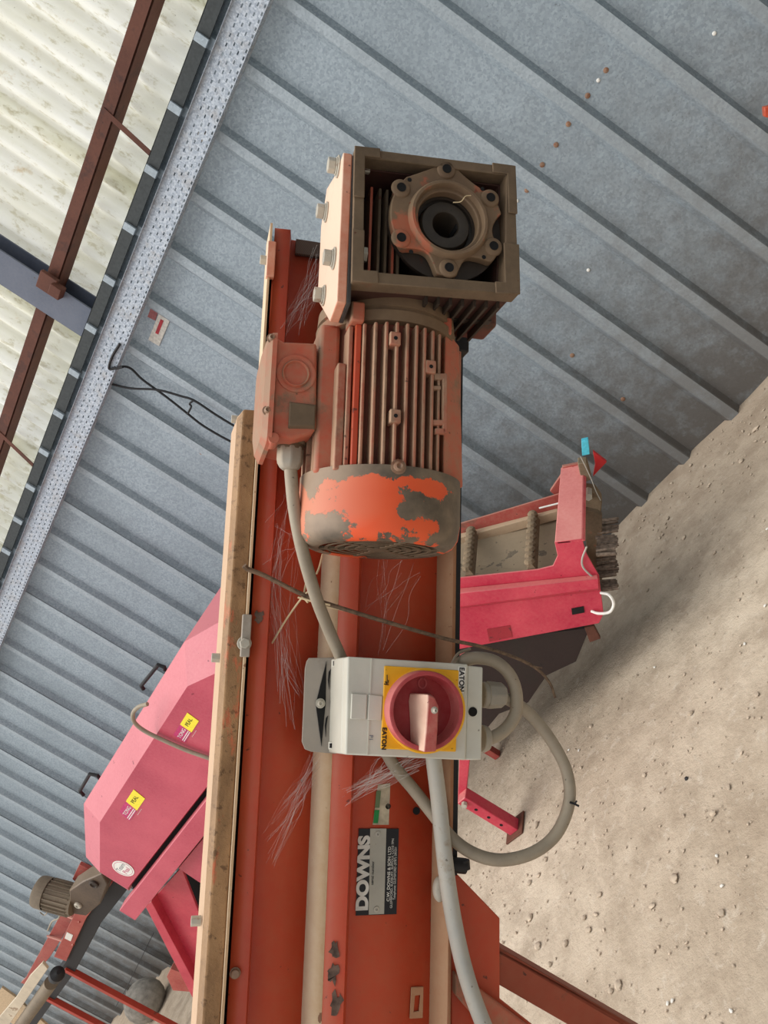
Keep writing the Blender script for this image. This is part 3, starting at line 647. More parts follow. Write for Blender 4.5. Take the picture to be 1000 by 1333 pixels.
for zo in (-.042, -.028, -.014, .0, .014, .028):
    dx = math.sqrt(.0795**2-zo*zo)
    for sg_ in (-1, 1):
        ytop_ = P(400, 556, zc).y if (sg_ < 0) else yf
        mb = MB(); mb.box((cx+sg_*.05, yt-.006, zc+zo-.0015), (cx+sg_*dx, min(ytop_, yf-.003), zc+zo+.0015)); obj('cooling_fin', mb, M['orange_fin'], gm, bevel=.0008)
for k in range(9):
    t = PI+(k+.5)*PI/9; d = Vector((math.cos(t), 0, math.sin(t))); s_ = Vector((-d.z, 0, d.x))*.0015
    a = Vector((cx, yt-.006, zc))+d*.055; b = Vector((cx, yt-.006, zc))+d*.078
    mb = MB(); mb.prism([a+s_, a-s_, b-s_, b+s_], None, (0, yf-yt, 0)); obj('cooling_fin', mb, M['orange_fin'], gm)
# smooth side pads: right-hand plate, left tall plate by the terminal neck
a = P(577, 432, zc+.045); b = P(590, 610, zc+.045)
mb = MB(); mb.loft([Vector((a.x, yt-.004, zc-.04)), Vector((cx+.0775, yt-.004, zc-.04)), Vector((cx+.0775, yt-.004, zc+.030)), Vector((a.x, yt-.004, zc+.052))], [Vector((a.x, a.y, zc-.04)), Vector((cx+.072, a.y-.006, zc-.04)), Vector((cx+.072, a.y-.006, zc+.030)), Vector((a.x, a.y, zc+.052))])
obj('side_pad', mb, M['orange_cast'], gm, bevel=.002)
mb = MB(); a = P(440, 472, zc+.06); b = P(446, 604, zc+.06); mb.box((a.x, yt-.004, zc+.0), (b.x, a.y, zc+.060)); obj('tall_fin', mb, M['orange_fin'], gm, bevel=.0015)
mb = MB(); a = P(446, 425, zc+.055); b = P(457, 604, zc+.055); mb.box((P(415, 430, zc+.03).x, yt-.004, zc-.03), (a.x+.001, P(440, 446, zc).y, zc+.042)); obj('body_cheek', mb, M['orange_cast'], gm, bevel=.004)
# square lugs with tapped holes on the fins
for px, py in ((515, 441), (515, 542), (561, 478)):
    xx, zt = FX[515 if px == 515 else 564.5]; c = P(px, py, zt+.002)
    mb = MB(); mb.box((c.x-.0052, c.y-.0065, zt-.012), (c.x+.0052, c.y+.0065, zt+.003)); l_ = obj('lug', mb, M['orange_fin'], gm, bevel=.0012)
    mb = MB(); mb.lathe((c.x, c.y, zt+.003), (0, 0, 1), [(.0019, 0), (.0019, .0004)], 12, (True, True)); obj('tapped_hole', mb, M['dark_hollow'], l_)
# clip bracket at the right
zz = FX[575][1]-.004
mb = MB()
for poly in (((574, 489), (580, 489), (580, 567), (574, 567)), ((563, 489), (576, 489), (576, 497), (563, 497)), ((561, 505), (572, 505), (572, 510), (561, 510)), ((561, 549), (576, 549), (576, 556), (561, 556)), ((564, 560), (578, 560), (578, 567), (564, 567))):
    mb.prism([P(a, b, zz) for a, b in poly], None, (0, 0, .006))
obj('clip_bracket', mb, M['orange_fin'], gm, bevel=.0008)
# motor flange rings under the gearbox
yg = P(560, 380, .17).y
mb = MB(); mb.lathe((cx+.001, 0, zc), (0, 1, 0), [(.060, yf), (.0725, yf+.001), (.0725, yf+.012), (.069, yf+.014), (.069, yf+.016), (.0715, yf+.017), (.0705, yf+.030), (.062, yf+.036), (.05, yg+.01)], 64); obj('flange_ring', mb, M['grime_flange'], gm, sm=35, label='grimy round flange ring')
c = P(465, 402, zc+.07); mb = MB(); mb.box((c.x-.006, c.y-.014, zc+.045), (c.x+.007, c.y+.006, zc+.0735)); obj('flange_lug', mb, M['orange_cast'], gm, bevel=.002)
c = P(575, 425, zc+.04); mb = MB(); mb.box((c.x-.004, c.y-.012, zc+.02), (c.x+.008, c.y+.006, zc+.05)); obj('flange_lug', mb, M['orange_cast'], gm, bevel=.002)
# terminal box
tz0, tz1 = zc-.048, zc+.044
nb = MB(); a = P(412, 446, tz1); b = P(446, 560, tz1); nb.box((a.x-.002, b.y, tz0+.012), (b.x, a.y, tz1-.012)); obj('terminal_neck', nb, M['orange_cast'], gm, bevel=.004)
fr = [(358, 438), (370, 445), (413, 447), (412, 559), (405, 566), (380, 572), (354, 566)]
mb = MB(); mb.prism([P(a, b, tz1) for a, b in fr], None, (0, 0, tz0-tz1)); tb = obj('terminal_box', mb, M['orange_cast'], gm, bevel=.003, segs=3)
def rect(pa, pb, z): a, b = P(*pa, z), P(*pb, z); return a, b
c = P(385.5, 487, tz1)
mb = MB(); mb.lathe(c, (0, 0, 1), [(.0185, 0), (.0185, .0012), (.0165, .0016), (.0140, .0004), (.0135, .0003), (.0125, .0022), (.0118, .0022), (.0105, -.0005), (.0, -.0005)], 40); obj('knockout_ring', mb, M['orange_cast'], tb, sm=50)
mb = MB(); a, b = rect((377, 521), (411, 570), tz1); mb.loft([Vector((a.x, b.y+.004, tz1-.004)), Vector((b.x, b.y+.006, tz1-.004)), Vector((b.x, a.y, tz1-.004)), Vector((a.x, a.y, tz1-.004))], [Vector((a.x, b.y+.008, tz1+.004)), Vector((b.x-.002, b.y+.010, tz1+.004)), Vector((b.x-.002, a.y-.004, tz1+.004)), Vector((a.x, a.y-.004, tz1+.004))]); obj('entry_boss', mb, M['grime'], tb, bevel=.001)
ld = [(347, 431), (362, 430), (358, 500), (356, 578), (343, 577)]
xl = P(343, 500, tz1).x; xh = P(357.5, 500, tz1).x; ya, yb_ = P(350, 577, tz1).y, P(350, 431, tz1).y
def rr(x, s, ins): # rounded lid ring in the y-z plane
    yy0, yy1, z0, z1 = ya+ins, yb_-ins, tz0-.006+ins, tz1+.006-ins; r = .010
    out = []
    for (yc, zcn, a0) in ((yy1-r, z1-r, 0), (yy0+r, z1-r, 90), (yy0+r, z0+r, 180), (yy1-r, z0+r, 270)):
        for k in range(4): t = math.radians(a0+k*30); out.append(Vector((x, yc+math.cos(t)*r, zcn+math.sin(t)*r)))
    return out
mb = MB(); R1 = rr(xh, 1, 0); R2 = rr(xl+.006, 1, 0.0005); R3 = rr(xl+.001, 1, .007); R4 = rr(xl-.002, 1, .018); n = len(R1)
mb.loft(R1, R2); mb.loft(R2, R3); mb.loft(R3, R4); lid = obj('terminal_lid', mb, M['orange_cast'], gm, sm=30)
mb = MB(); mb.lathe(P(356, 572, tz1), (0, 0, 1), [(.005, -.02), (.005, .004)], 16, (True, True)); obj('lid_ear', mb, M['orange_cast'], lid)
for yy in (ya+.03, yb_-.008):
    screw((xl+.005, yy, tz1+.001), (0, 0, 1), .0032, lid)
# seam shadow line: recessed thin joint
# gland under the terminal box
gl = Vector((P(378, 590, zc+.012).x, P(378, 572, zc+.012).y, zc+.012))
mb = MB(); mb.cyl(gl+Vector((0, .006, 0)), gl+Vector((0, -.006, 0)), .0165, n=6); mb.cyl(gl+Vector((0, -.004, 0)), gl+Vector((0, -.012, 0)), .0125, n=24); obj('gland_nut', mb, M['grime'], gm, bevel=.0012)
mb = MB(); mb.lathe(gl, (0, -1, 0), [(.0125, .008), (.0132, .010), (.0132, .021), (.0124, .025), (.010, .029), (.0072, .031), (.0, .031)], 8, (True, False)); obj('cable_gland', mb, M['gland'], gm, bevel=.0012, label='pale grey cable gland')
# ---- gearbox
zf = .205
OUT = [(462, 192), (670, 218), (676, 384), (458, 367)]; INN = [(475, 205), (660, 228), (657, 369), (473, 353)]
O4 = [P(a, b, zf) for a, b in OUT]; I4 = [P(a, b, zf) for a, b in INN]
gb = MB(); gb.ring(O4, I4, (0, 0, -.018)); gbx = obj('gearbox_rim', gb, M['grime'], gm, bevel=.0012)
# corner pads
def lerp(a, b, t): return a+(b-a)*t
for k in range(4):
    o, on, op = O4[k], O4[(k+1) % 4], O4[k-1]; i_, in_, ip = I4[k], I4[(k+1) % 4], I4[k-1]
    t1 = .14 if k in (1, 3) else .28; t2 = .34
    if k in (0, 2): t1, t2 = .11 if k == 0 else .22, .42 if k == 2 else .40
    t1 = .15 if k % 2 == 0 else .38; t2 = .38 if k % 2 == 0 else .15
    w_ = i_-o; en, ep = (on-o).normalized(), (op-o).normalized()
    pn = w_-en*w_.dot(en); pp = w_-ep*w_.dot(ep)
    ring = [o+(o-(O4[0]+O4[2])*.5)*.006, lerp(o, on, t1)-pn*.08, lerp(o, on, t1)+pn*1.02, i_, lerp(o, op, t2)+pp*1.02, lerp(o, op, t2)-pp*.08]
    mb = MB(); mb.prism(ring, None, (0, 0, .0022)); obj('corner_pad', mb, M['grime'], gm, bevel=.0008)
# walls of the housing behind the rim
mb = MB(); O5 = [lerp(p, (O4[0]+O4[2])*.5, .035)+Vector((0, 0, -.018)) for p in O4]; I5 = [lerp(p, (I4[0]+I4[2])*.5, .01)+Vector((0, 0, -.018)) for p in I4]
mb.ring(O5, I5, (0, 0, -.052)); obj('housing_wall', mb, painted('housing_inside', srgb(70, 36, 28), srgb(110, 50, 36), srgb(84, 68, 54), .6, .7, .4, 15, .75, None, .3), gm, bevel=.001)
O6 = [lerp(p, (O4[0]+O4[2])*.5, .02)+Vector((0, 0, -.066)) for p in O4]
mb = MB(); mb.prism(O6, None, (0, 0, -.010)); obj('housing_back', mb, M['grime_shaded'], gm)
cc = (O4[0]+O4[2])*.5
O7 = [lerp(Vector((p.x, p.y, 0)), Vector((cc.x, cc.y, 0)), .12)+Vector((0, 0, zf-.076)) for p in O4]; O8 = [lerp(Vector((p.x, p.y, 0)), Vector((cc.x, cc.y, 0)), .2)+Vector((0, 0, .03)) for p in O4]
mb = MB(); mb.loft(O7, O8); obj('housing_rear', mb, M['grime_shaded'], gm, bevel=.003)
# fins inside the cavity, left of the flange, and along the underside
for px in (478, 489, 498, 507, 514):
    x = P(px, 290, .16).x; mb = MB(); mb.box((x-.0012, I5[3].y+.002, zf-.07), (x+.0012, I5[0].y-.010, zf-.028)); obj('housing_fin', mb, M['orange_cast'] if px in (507, 478) else M['grime'], gm)
yb2 = lambda x: lerp(O4[3], O4[2], (x-O4[3].x)/(O4[2].x-O4[3].x)).y
for k in range(5, 12):
    x = lerp(O4[3], O4[2], .10+.075*k).x; y = yb2(x)
    mb = MB(); mb.prism([Vector((x-.0012, y+.004, zf-.022)), Vector((x+.0012, y+.004, zf-.022)), Vector((x+.0012, y-.005, zf-.022)), Vector((x-.0012, y-.005, zf-.022))], None, (0, 0, -.085)); obj('housing_fin', mb, M['grime_shaded'], gm)
p_ = P(618, 434, .10); mb = MB(); mb.box((P(596, 430, .1).x, p_.y-.001, .085), (P(636, 430, .1).x, p_.y+.022, .125)); obj('housing_foot', mb, painted('foot_red', srgb(104, 44, 36), srgb(60, 40, 32), srgb(110, 86, 66), .55, .65, .4, 20, .7), gm, bevel=.003)
mb = MB(); mb.box((P(572, 425, .03).x, P(590, 470, .03).y, .0), (P(600, 430, .03).x, P(590, 400, .03).y, .06)); obj('rear_support', mb, M['black'], gm, bevel=.002)
# output flange: scalloped disc with lugs and holes
fc = P(583, 289, zf-.004); fc = Vector((fc.x, fc.y, 0))
holes = [(581, 222, 5), (638, 259, 5), (642, 322, 5), (584, 350, 5), (522, 311, 5), (522, 246, 5)]
small = [(534, 233, 2.6), (629, 245, 2.6), (631, 334, 2.6), (536, 327, 2.6)]
hang = []
for a, b, r in holes: v = P(a, b, zf-.002)-Vector((fc.x, fc.y, zf-.002)); hang.append(math.atan2(v.y, v.x))
sc_deep = [(math.radians(-2), .34, .012), (math.radians(60), .36, .006), (math.radians(-60), .36, .017), (math.radians(-121), .34, .015), (math.radians(120), .3, .003)]
def frad(t):
    r = .0570
    for a, wd, dp in sc_deep:
        d = (t-a+PI) % (2*PI)-PI
        if abs(d) < wd: r -= dp*math.cos(d/wd*PI/2)**.7
    return r
n = 144
ringo = [Vector((fc.x+frad(2*PI*i/n)*math.cos(2*PI*i/n), fc.y+frad(2*PI*i/n)*math.sin(2*PI*i/n), zf-.002)) for i in range(n)]
ringi = [Vector((fc.x+.030*math.cos(2*PI*i/n), fc.y+.030*math.sin(2*PI*i/n), zf-.002)) for i in range(n)]
mb = MB(); mb.ring(ringo, ringi, (0, 0, -.010)); flg = obj('output_flange', mb, M['grime_flange'], gm, bevel=.0012)
# thicker backing disc, coloured dark to give the scallops their shade
mb = MB(); mb.lathe((fc.x, fc.y, 0), (0, 0, 1), [(.055, zf-.020), (.057, zf-.017), (.057, zf-.0125), (.028, zf-.0125)], 64); obj('flange_back', mb, M['grime_shaded'], flg)
mb = MB(); mb.lathe((fc.x, fc.y, 0), (0, 0, 1), [(.042, zf-.07), (.046, zf-.022)], 48); obj('flange_neck', mb, M['grime_shaded'], flg)
# raised lug bosses with bolt holes
for a, b, r in holes:
    c = P(a, b, zf-.002); q = math.atan2(c.y-fc.y, c.x-fc.x); d = Vector((math.cos(q), math.sin(q), 0)); s_ = Vector((-d.y, d.x, 0))
    ct = Vector((c.x, c.y, zf-.002)); w0, w1 = .0125, .0075
    mb = MB(); mb.lathe(ct, (0, 0, 1), [(.0095, -.0002), (.0088, .0014), (.0078, .0020), (0, .0020)], 24); lg = obj('flange_lug', mb, M['grime_flange'], flg, sm=40)
    mb = MB(); mb.lathe(ct+Vector((0, 0, .0022)), (0, 0, 1), [(.0046, .0002), (.0044, .0009), (.0036, .0006)], 20); mb.lathe(ct+Vector((0, 0, .0022)), (0, 0, 1), [(.0038, .0003), (0, .0003)], 20); obj('bolt_hole', mb, M['dark_hollow'], lg, sm=50)
for a, b, r in small:
    c = P(a, b, zf); mb = MB(); mb.lathe((c.x, c.y, zf-.002), (0, 0, 1), [(.0021, .0), (.0021, .0004)], 14, (True, True)); obj('small_hole', mb, M['dark_hollow'], flg)
# centre ring, recess, hollow shaft
mb = MB(); mb.lathe((fc.x, fc.y, 0), (0, 0, 1), [(.0405, zf-.003), (.0388, zf+.003), (.0375, zf+.0045), (.0350, zf+.0045), (.0342, zf+.003), (.0330, zf-.012), (.0330, zf-.03)], 64); obj('centre_ring', mb, M['grime_flange'], flg, sm=40)
mb = MB(); mb.lathe((fc.x, fc.y, 0), (0, 0, 1), [(.034, zf-.016), (.0262, zf-.018), (.0255, zf-.020), (.0248, zf-.012), (.0235, zf-.010), (.0165, zf-.009), (.0135, zf-.010), (.0125, zf-.012), (.0125, zf-.06)], 56); sh = obj('hollow_shaft', mb, M['shaft'], gm, sm=40, label='dark hollow output shaft')
mb = MB(); mb.lathe((fc.x, fc.y, 0), (0, 0, 1), [(.0125, zf-.045), (0, zf-.045)], 24); obj('shaft_bottom', mb, M['dark_hollow'], sh)
c = P(602, 283, zf-.012); mb = MB(); mb.box((fc.x+.011, fc.y-.002, zf-.04), (fc.x+.016, fc.y+.004, zf-.0116)); obj('keyway', mb, M['dark_hollow'], sh)
# gasket, mounting plate and its bolts
xg0 = P(455, 300, zf-.005).x; xg1 = O4[3].x+.001
yA, yB = P(452, 196, zf).y, P(452, 392, zf).y
mb = MB()
def plate(mb, x0, x1, grow=0.0):
    prof = [(yA+grow, zf-.005), (yA+grow, zf-.035), (P(430, 250, .10).y, .105), (P(425, 300, .07).y, .075), (P(420, 395, .07).y, .075), (yB-.004, zf-.04), (yB, zf-.005)]
    return mb.loft([Vector((x0, y, z)) for y, z in prof], [Vector((x1, y, z)) for y, z in prof])
plate(mb, xg0, xg1); obj('gasket', mb, M['rubber'], gm, bevel=.001, label='black rubber gasket')
mb = MB(); plate(mb, xg0-.009, xg0, .001); mp_ = obj('mounting_plate', mb, M['plate_orange'], gm, bevel=.0012, label='pale dusty orange plate')
for px, py, z in ((444, 218, .178), (427, 277, .115), (441, 338, .178), (427, 386, .125)):
    c = P(px, py, z); c.x = xg0-.009
    mb = MB(); mb.cyl(c, c-Vector((.002, 0, 0)), .0105, n=20); mb.cyl(c-Vector((.002, 0, 0)), c-Vector((.0035, 0, 0)), .0085, n=18); mb.cyl(c-Vector((.0035, 0, 0)), c-Vector((.011, 0, 0)), .0075, n=6, phase=.3); obj('bolt', mb, M['bolt'], mp_, bevel=.0007)
for px, py in ((479, 218), (478, 333)):
    c = P(px, py, zf-.022); c.x = I5[0].x-.002
    mb = MB(); mb.cyl(c, c+Vector((.003, 0, 0)), .009, n=18); mb.cyl(c+Vector((.003, 0, 0)), c+Vector((.011, 0, 0)), .0075, n=6); obj('nut', mb, M['bolt'], gm, bevel=.0006)
for px, py in ((488, 211), (640, 231)):
    c = P(px, py, zf-.03); mb = MB(); mb.lathe(c, (0, 0, 1), [(.0045, 0), (.0045, .003)], 14, (True, True)); obj('plug', mb, M['bolt_rust'], gm)
# ------------------------------------------------------------------ isolator switch
isw = thing('isolator_switch', 'pale grey isolator box with red rotary knob on a yellow plate', 'switch', F, P(530, 925, .02))
br = [(402, 857), (442, 856), (438, 982), (405, 979), (397, 976), (393, 966), (395, 925), (397, 872), (399, 862)]
mb = MB(); mb.prism([P(a, b, .030) for a, b in br], None, (0, 0, -.0025)); bk = obj('mounting_bracket', mb, M['bracket'], isw, bevel=.0006)
for poly in (((425, 861), (424, 915), (418.5, 972), (411, 917)), ((431, 871), (429, 885), (428.5, 898), (427, 886), (428, 875)), ((427, 932), (425, 945), (424, 960), (423, 945), (424.5, 935))):
    mb = MB(); mb.prism([P(a, b, .0302) for a, b in poly], None, (0, 0, .0008)); obj('slot', mb, M['dark_hollow'], bk)
screw(P(417, 916, .031), (0, 0, 1), .0034, bk, 'bolt')
mb = MB(); mb.box((P(420, 930, .02).x, P(420, 930, .02).y, .0), (P(600, 900, .02).x, P(420, 900, .02).y, .028)); obj('back_spacer', mb, M['bracket'], isw)
za, zb_, zc_ = .030, .075, .100
B0 = [P(a, b, .090) for a, b in ((447, 856), (609, 866), (607, 990), (444, 982))]; B1 = [P(a, b, zc_) for a, b in ((453, 855), (609, 865), (606, 990), (450, 983))]
Bb = [P(431, 858, za), Vector((B0[1].x, B0[1].y, za)), Vector((B0[2].x, B0[2].y, za)), P(428, 980, za)]
mb = MB(); mb.loft(Bb, B0); mb.loft(B0, B1); enc = obj('enclosure', mb, M['whitebox'], isw, bevel=.0016)
E0 = [P(a, b, .096) for a, b in ((609, 867), (629, 869), (627, 990), (606, 990))]
mb = MB(); mb.prism(E0, None, (0, 0, -.066)); obj('end_cap', mb, M['whitebox'], isw, bevel=.0014)
c = P(615.5, 927, .0962); mb = MB(); mb.lathe(c, (0, 0, 1), [(.0046, -.0), (.0046, .0006)], 20, (True, True)); obj('screw_hole', mb, M['dark_hollow'], isw)
for poly in (((457, 903), (477, 904), (475.5, 937), (455.5, 936)), ((479, 904.5), (497, 906), (495, 938), (477.5, 937))):
    mb = MB(); mb.prism([P(a, b, zc_-.002) for a, b in poly], None, (0, 0, .0042)); obj('latch_block', mb, M['whitebox'], isw, bevel=.0007)
mb = MB(); mb.prism([P(a, b, zc_-.002) for a, b in ((482.5, 857.5), (484, 857.5), (478.5, 983), (477, 983))], None, (0, 0, .0027)); obj('seam_ridge', mb, M['whitebox'], isw)
for a, b in ((436, 864), (431.5, 971)):
    mb = MB(); mb.prism([P(a-2.6, b-5, .040), P(a+5, b-5, .046), P(a+5, b+5, .046), P(a-2.6, b+5, .040)], None, (-.0015, 0, .001)); s0 = obj('corner_clip', mb, M['whitebox'], isw, bevel=.0005)
    mb = MB(); mb.prism([P(a, b-3, .0432), P(a+1.8, b-3, .045), P(a+1.8, b+3, .045), P(a, b+3, .0432)], None, (-.0022, 0, .0015)); obj('clip_slot', mb, M['dark_hollow'], s0)
yp = [P(a, b, zc_) for a, b in ((500, 867), (597, 873), (593, 979), (495, 975))]
mb = MB(); mb.prism(yp, None, (0, 0, .0022)); yel = obj('yellow_plate', mb, M['yellow'], isw, bevel=.0012, label='yellow switch plate')
wl = [P(a, b, zc_) for a, b in ((597, 868), (606, 869), (603, 903), (595, 902))]
mb = MB(); mb.prism(wl, None, (0, 0, .0015)); wlb = obj('white_label', mb, M['white'], isw)
kc = P(553, 925, zc_+.002); kc2 = P(556.5, 926, .135)
mb = MB(); mb.lathe((kc.x, kc.y, 0), (0, 0, 1), [(.0405, zc_+.0021), (.0405, zc_+.006), (.039, zc_+.007)], 56, (False, True)); obj('knob_collar', mb, M['yellow'], isw, label='yellow round collar')
k0 = Vector((lerp(kc, kc2, .8).x, lerp(kc, kc2, .8).y, 0))
mb = MB(); mb.lathe(k0, (0, 0, 1), [(.033, zc_+.006), (.0368, zc_+.010), (.0368, zc_+.027), (.0362, zc_+.0285), (.0348, zc_+.0290), (.0326, zc_+.0285), (.0312, zc_+.012), (.030, zc_+.010)], 64); kn = obj('rotary_knob', mb, M['knob_rim'], isw, sm=40, label='red rotary knob with faded rim')
mb = MB(); mb.lathe(k0, (0, 0, 1), [(.0318, zc_+.012), (.0312, zc_+.010), (.0, zc_+.010)], 48); obj('knob_dish', mb, M['knob'], kn)
zg = zc_+.040
gt = [P(a, b, zg) for a, b in ((556, 903), (564, 909), (570, 918), (571, 950), (569, 977), (562, 981), (553, 979), (556, 920))]
gt = [(557, 904), (566, 909), (571, 920), (570, 950), (568, 979), (552, 980), (555, 945), (557, 916)]
gb_ = [(545, 905), (574, 905), (576, 920), (574, 950), (571, 979), (546, 979), (545, 945), (543, 916)]
T_ = [P(a, b, zg) for a, b in gt]; B_ = [P(a, b, zg) for a, b in gb_]; B_ = [Vector((v.x, v.y, zc_+.010)) for v in B_]
mb = MB(); mb.loft(B_, T_); grp = obj('knob_grip', mb, M['knob_grip'], kn, bevel=.0012, label='faded pink-red grip bar')
screw(P(565.5, 925, zg), (0, 0, 1), .0022, grp, 'bolt')
for a, b in ((550, 890), (580, 890)):
    c = P(a, b, zc_+.0105); mb = MB(); mb.ring([c+Vector((math.cos(t*PI/6), math.sin(t*PI/6)*1.2, 0))*.0045 for t in range(12)], [c+Vector((math.cos(t*PI/6), math.sin(t*PI/6)*1.2, 0))*.0034 for t in range(12)], (0, 0, .0006)); obj('padlock_mark', mb, M['knob_rim'], kn)
tdn = (P(600, 975, zc_)-P(602, 872, zc_)).normalized(); trt = (yp[1]-yp[0]).normalized()
text('EATON', 'lettering', .0072, P(601, 885, zc_+.0017), tdn, trt, M['ink'], wlb, .0002, .98, bold=.0002)
text('EATON', 'lettering', .0062, P(500, 962, zc_+.0024), tdn, trt, M['ink'], yel, .0002, 1.0, bold=.0002)
mb = MB()
for s1 in ([(504, 879), (504, 886), (503, 891)], [(501, 888), (505, 890), (506, 886)], [(500, 891), (506, 892)]): mb.tube([P(a, b, zc_+.0024) for a, b in s1], .0005, 5, 0)
obj('arrow_mark', mb, M['ink'], yel)
text('P1', 'faint_mark', .0055, P(483, 961, zc_+.0004), tdn, trt, M['greyprint'], enc, .0001)
# glands on the right end
g1 = P(627, 905, .062); mb = MB(); mb.cyl(g1, g1+Vector((.006, 0, 0)), .0135, n=24); mb.lathe(g1, (1, 0, 0), [(.0145, .005), (.0145, .010), (.0135, .022), (.0105, .026), (.007, .0265)], 8, (True, True)); ga = obj('cable_gland', mb, M['gland'], isw, bevel=.0015, label='upper grey cable gland')
g2 = P(627, 962, .062); mb = MB(); mb.lathe(g2, (1, 0, 0), [(.0138, 0), (.0138, .003), (.012, .007), (.008, .0095)], 20, (True, True)); obj('cable_gland', mb, M['gland'], isw, bevel=.001, label='lower domed cable gland')
# ------------------------------------------------------------------ cables of the switch
def cable(pts, r, mat, name, label, n=12):
    mb = MB(); mb.tube([P(*q) for q in pts], r, n, 8); o = obj(name, mb, M[mat], frame=F, base=P(*pts[0]), label=label, cat='cable', sm=60); return o
cable([(378, 603, zc+.012), (379.5, 625, .115), (383, 660, .112), (390, 700, .105), (400, 740, .095), (414, 785, .080), (430, 825, .062), (441, 850, .052), (447, 866, .048)], .0064, 'cable', 'motor_cable', 'beige cable from the motor gland down to the top of the isolator box')
cable([(596, 866, .040), (604, 861, .050), (622, 857, .058), (645, 862, .060), (663, 878, .060), (672, 902, .060), (671, 930, .060), (658, 950, .061), (640, 961, .062), (631, 963, .062)], .0068, 'cable', 'looped_cable', 'short thick cable looped from behind the isolator into its lower gland')
cable([(650, 909, .062), (664, 912, .050), (690, 930, .042), (718, 965, .040), (738, 1005, .040), (741, 1045, .040), (725, 1085, .040), (695, 1110, .040), (655, 1120, .038), (620, 1113, .034), (590, 1093, .028), (565, 1062, .018), (540, 1030, .016), (515, 1000, .018), (503, 980, .020)], .0066, 'cable', 'looped_cable', 'long cable hanging in a wide loop from the upper gland out over the floor')
cable([(563, 975, .030), (566, 1000, .032), (571, 1040, .034), (576, 1090, .036), (583, 1150, .036), (592, 1205, .034), (603, 1255, .032), (616, 1298, .030), (632, 1340, .028), (650, 1385, .026), (664, 1460, .028), (668, 1560, .03), (670, 1680, .03)], .0085, 'cable_grey', 'supply_cable', 'thick pale grey cable running down from the isolator past the nameplate')
mb = MB(); mb.tube([P(*q) for q in ((742, 1045, .047), (748, 1047, .048), (754, 1050, .050))], .0012, 6); mb.tube([P(*q) for q in ((748, 1047, .048), (751, 1043, .05))], .001, 5, 0)
obj('cable_tie', mb, M['black'], frame=F, base=P(742, 1045, .047), label='tiny black cable tie end on the wide cable loop', cat='cable tie')
mb = MB(); mb.tube([P(*q) for q in ((586, 868, .06), (596, 852, .05), (612, 845, .04))], .0016, 6); mb.tube([P(*q) for q in ((590, 868, .055), (602, 853, .048), (618, 850, .04))], .0012, 6)
obj('thin_wires', mb, M['cable'], frame=F, base=P(596, 852, .05), label='two thin stray wires behind the top right corner of the isolator', cat='wire')
# ------------------------------------------------------------------ dry stem, straw, cobwebs
mb = MB(); mb.tube([P(*q) for q in ((321, 741, .034), (345, 750, .036), (400, 777, .045), (460, 797, .060), (520, 815, .070), (580, 832, .075), (630, 843, .075), (672, 857, .075), (700, 872, .075), (716, 890, .078), (723, 909, .08))], lambda t: .0026-.0012*t, 8, 5)
mb.tube([P(*q) for q in ((322, 741, .034), (318, 737, .036))], .003, 6, 0)
mb.tube([P(*q) for q in ((695, 868, .075), (706, 870, .078))], .0009, 5, 0)
obj('dry_stem', mb, M['twig'], frame=F, base=P(321, 741, .034), label='long dry brown plant stem lying across the panel above the isolator', cat='stem')
straws = [(((354, 838, .004), (372, 808, .012), (392, 780, .040), (404, 768, .048)), 'slanting dry straw leaning on the long stem'), (((420, 722, .026), (416, 738, .03), (412, 748, .03)), 'short straw stuck under the fan cover'), (((388, 778, .046), (410, 784, .052), (430, 788, .056)), 'short straw lying along the long stem'), (((424, 790, .05), (436, 792, .052), (452, 796, .055)), 'straw bit right of the motor cable'), (((402, 742, .03), (396, 775, .04), (401, 785, .045)), 'thin straw crossing the stem beside the motor cable')]
for pts, lab in straws:
    mb = MB(); mb.tube([P(*q) for q in pts], lambda t: .0011, 6, 4); obj('straw', mb, M['straw'], frame=F, base=P(*pts[0]), label=lab, cat='straw', group='straws on the panel')
def web(name, label, A, B, n, zr, r=.00022):
    """strands between two lists of anchor points, sagging"""
    rnd = random.Random(len(label)); mb = MB(); n = int(n*.65)
    for k in range(n):
        a = rnd.choice(A); b = rnd.choice(B)
        p = P(a[0]+rnd.uniform(-8, 8), a[1]+rnd.uniform(-12, 12), rnd.uniform(*zr)); q = P(b[0]+rnd.uniform(-8, 8), b[1]+rnd.uniform(-12, 12), rnd.uniform(*zr))
        mid = (p+q)/2+Vector((rnd.uniform(-.006, .006), rnd.uniform(-.008, .004), rnd.uniform(-.004, .004)))
        m2 = p.lerp(q, .25)+Vector((rnd.uniform(-.004, .004), rnd.uniform(-.004, .004), rnd.uniform(-.003, .003))); mb.tube([p, m2, mid, q], r*rnd.uniform(.3, 1.0), 3, 4, False)
    return obj(name, mb, M['web'], frame=F, base=P(*A[0], zr[0]), label=label, cat='cobweb', kind='stuff')
web('cobweb', 'thin grey cobweb strung between the trough top and the mounting plate', [(418, 345), (422, 362), (415, 330)], [(378, 415), (372, 430), (385, 405), (392, 425)], 46, (.004, .03), .0003)
web('cobweb', 'wispy cobweb strands down the left panel below the stem', [(352, 760), (358, 735), (370, 850), (385, 720)], [(375, 860), (392, 900), (368, 905), (380, 940)], 50, (.003, .022))
web('cobweb', 'cobweb strands over the left panel below the mounting bracket', [(412, 990), (405, 1010), (395, 1030)], [(345, 1090), (362, 1080), (370, 1050), (352, 1120)], 54, (.003, .022))
web('cobweb', 'dense dusty cobweb bundle under the isolator beside the small sticker', [(560, 985), (540, 992), (500, 996)], [(452, 1040), (458, 1032), (470, 1028), (480, 1020)], 80, (.003, .03), .0004)
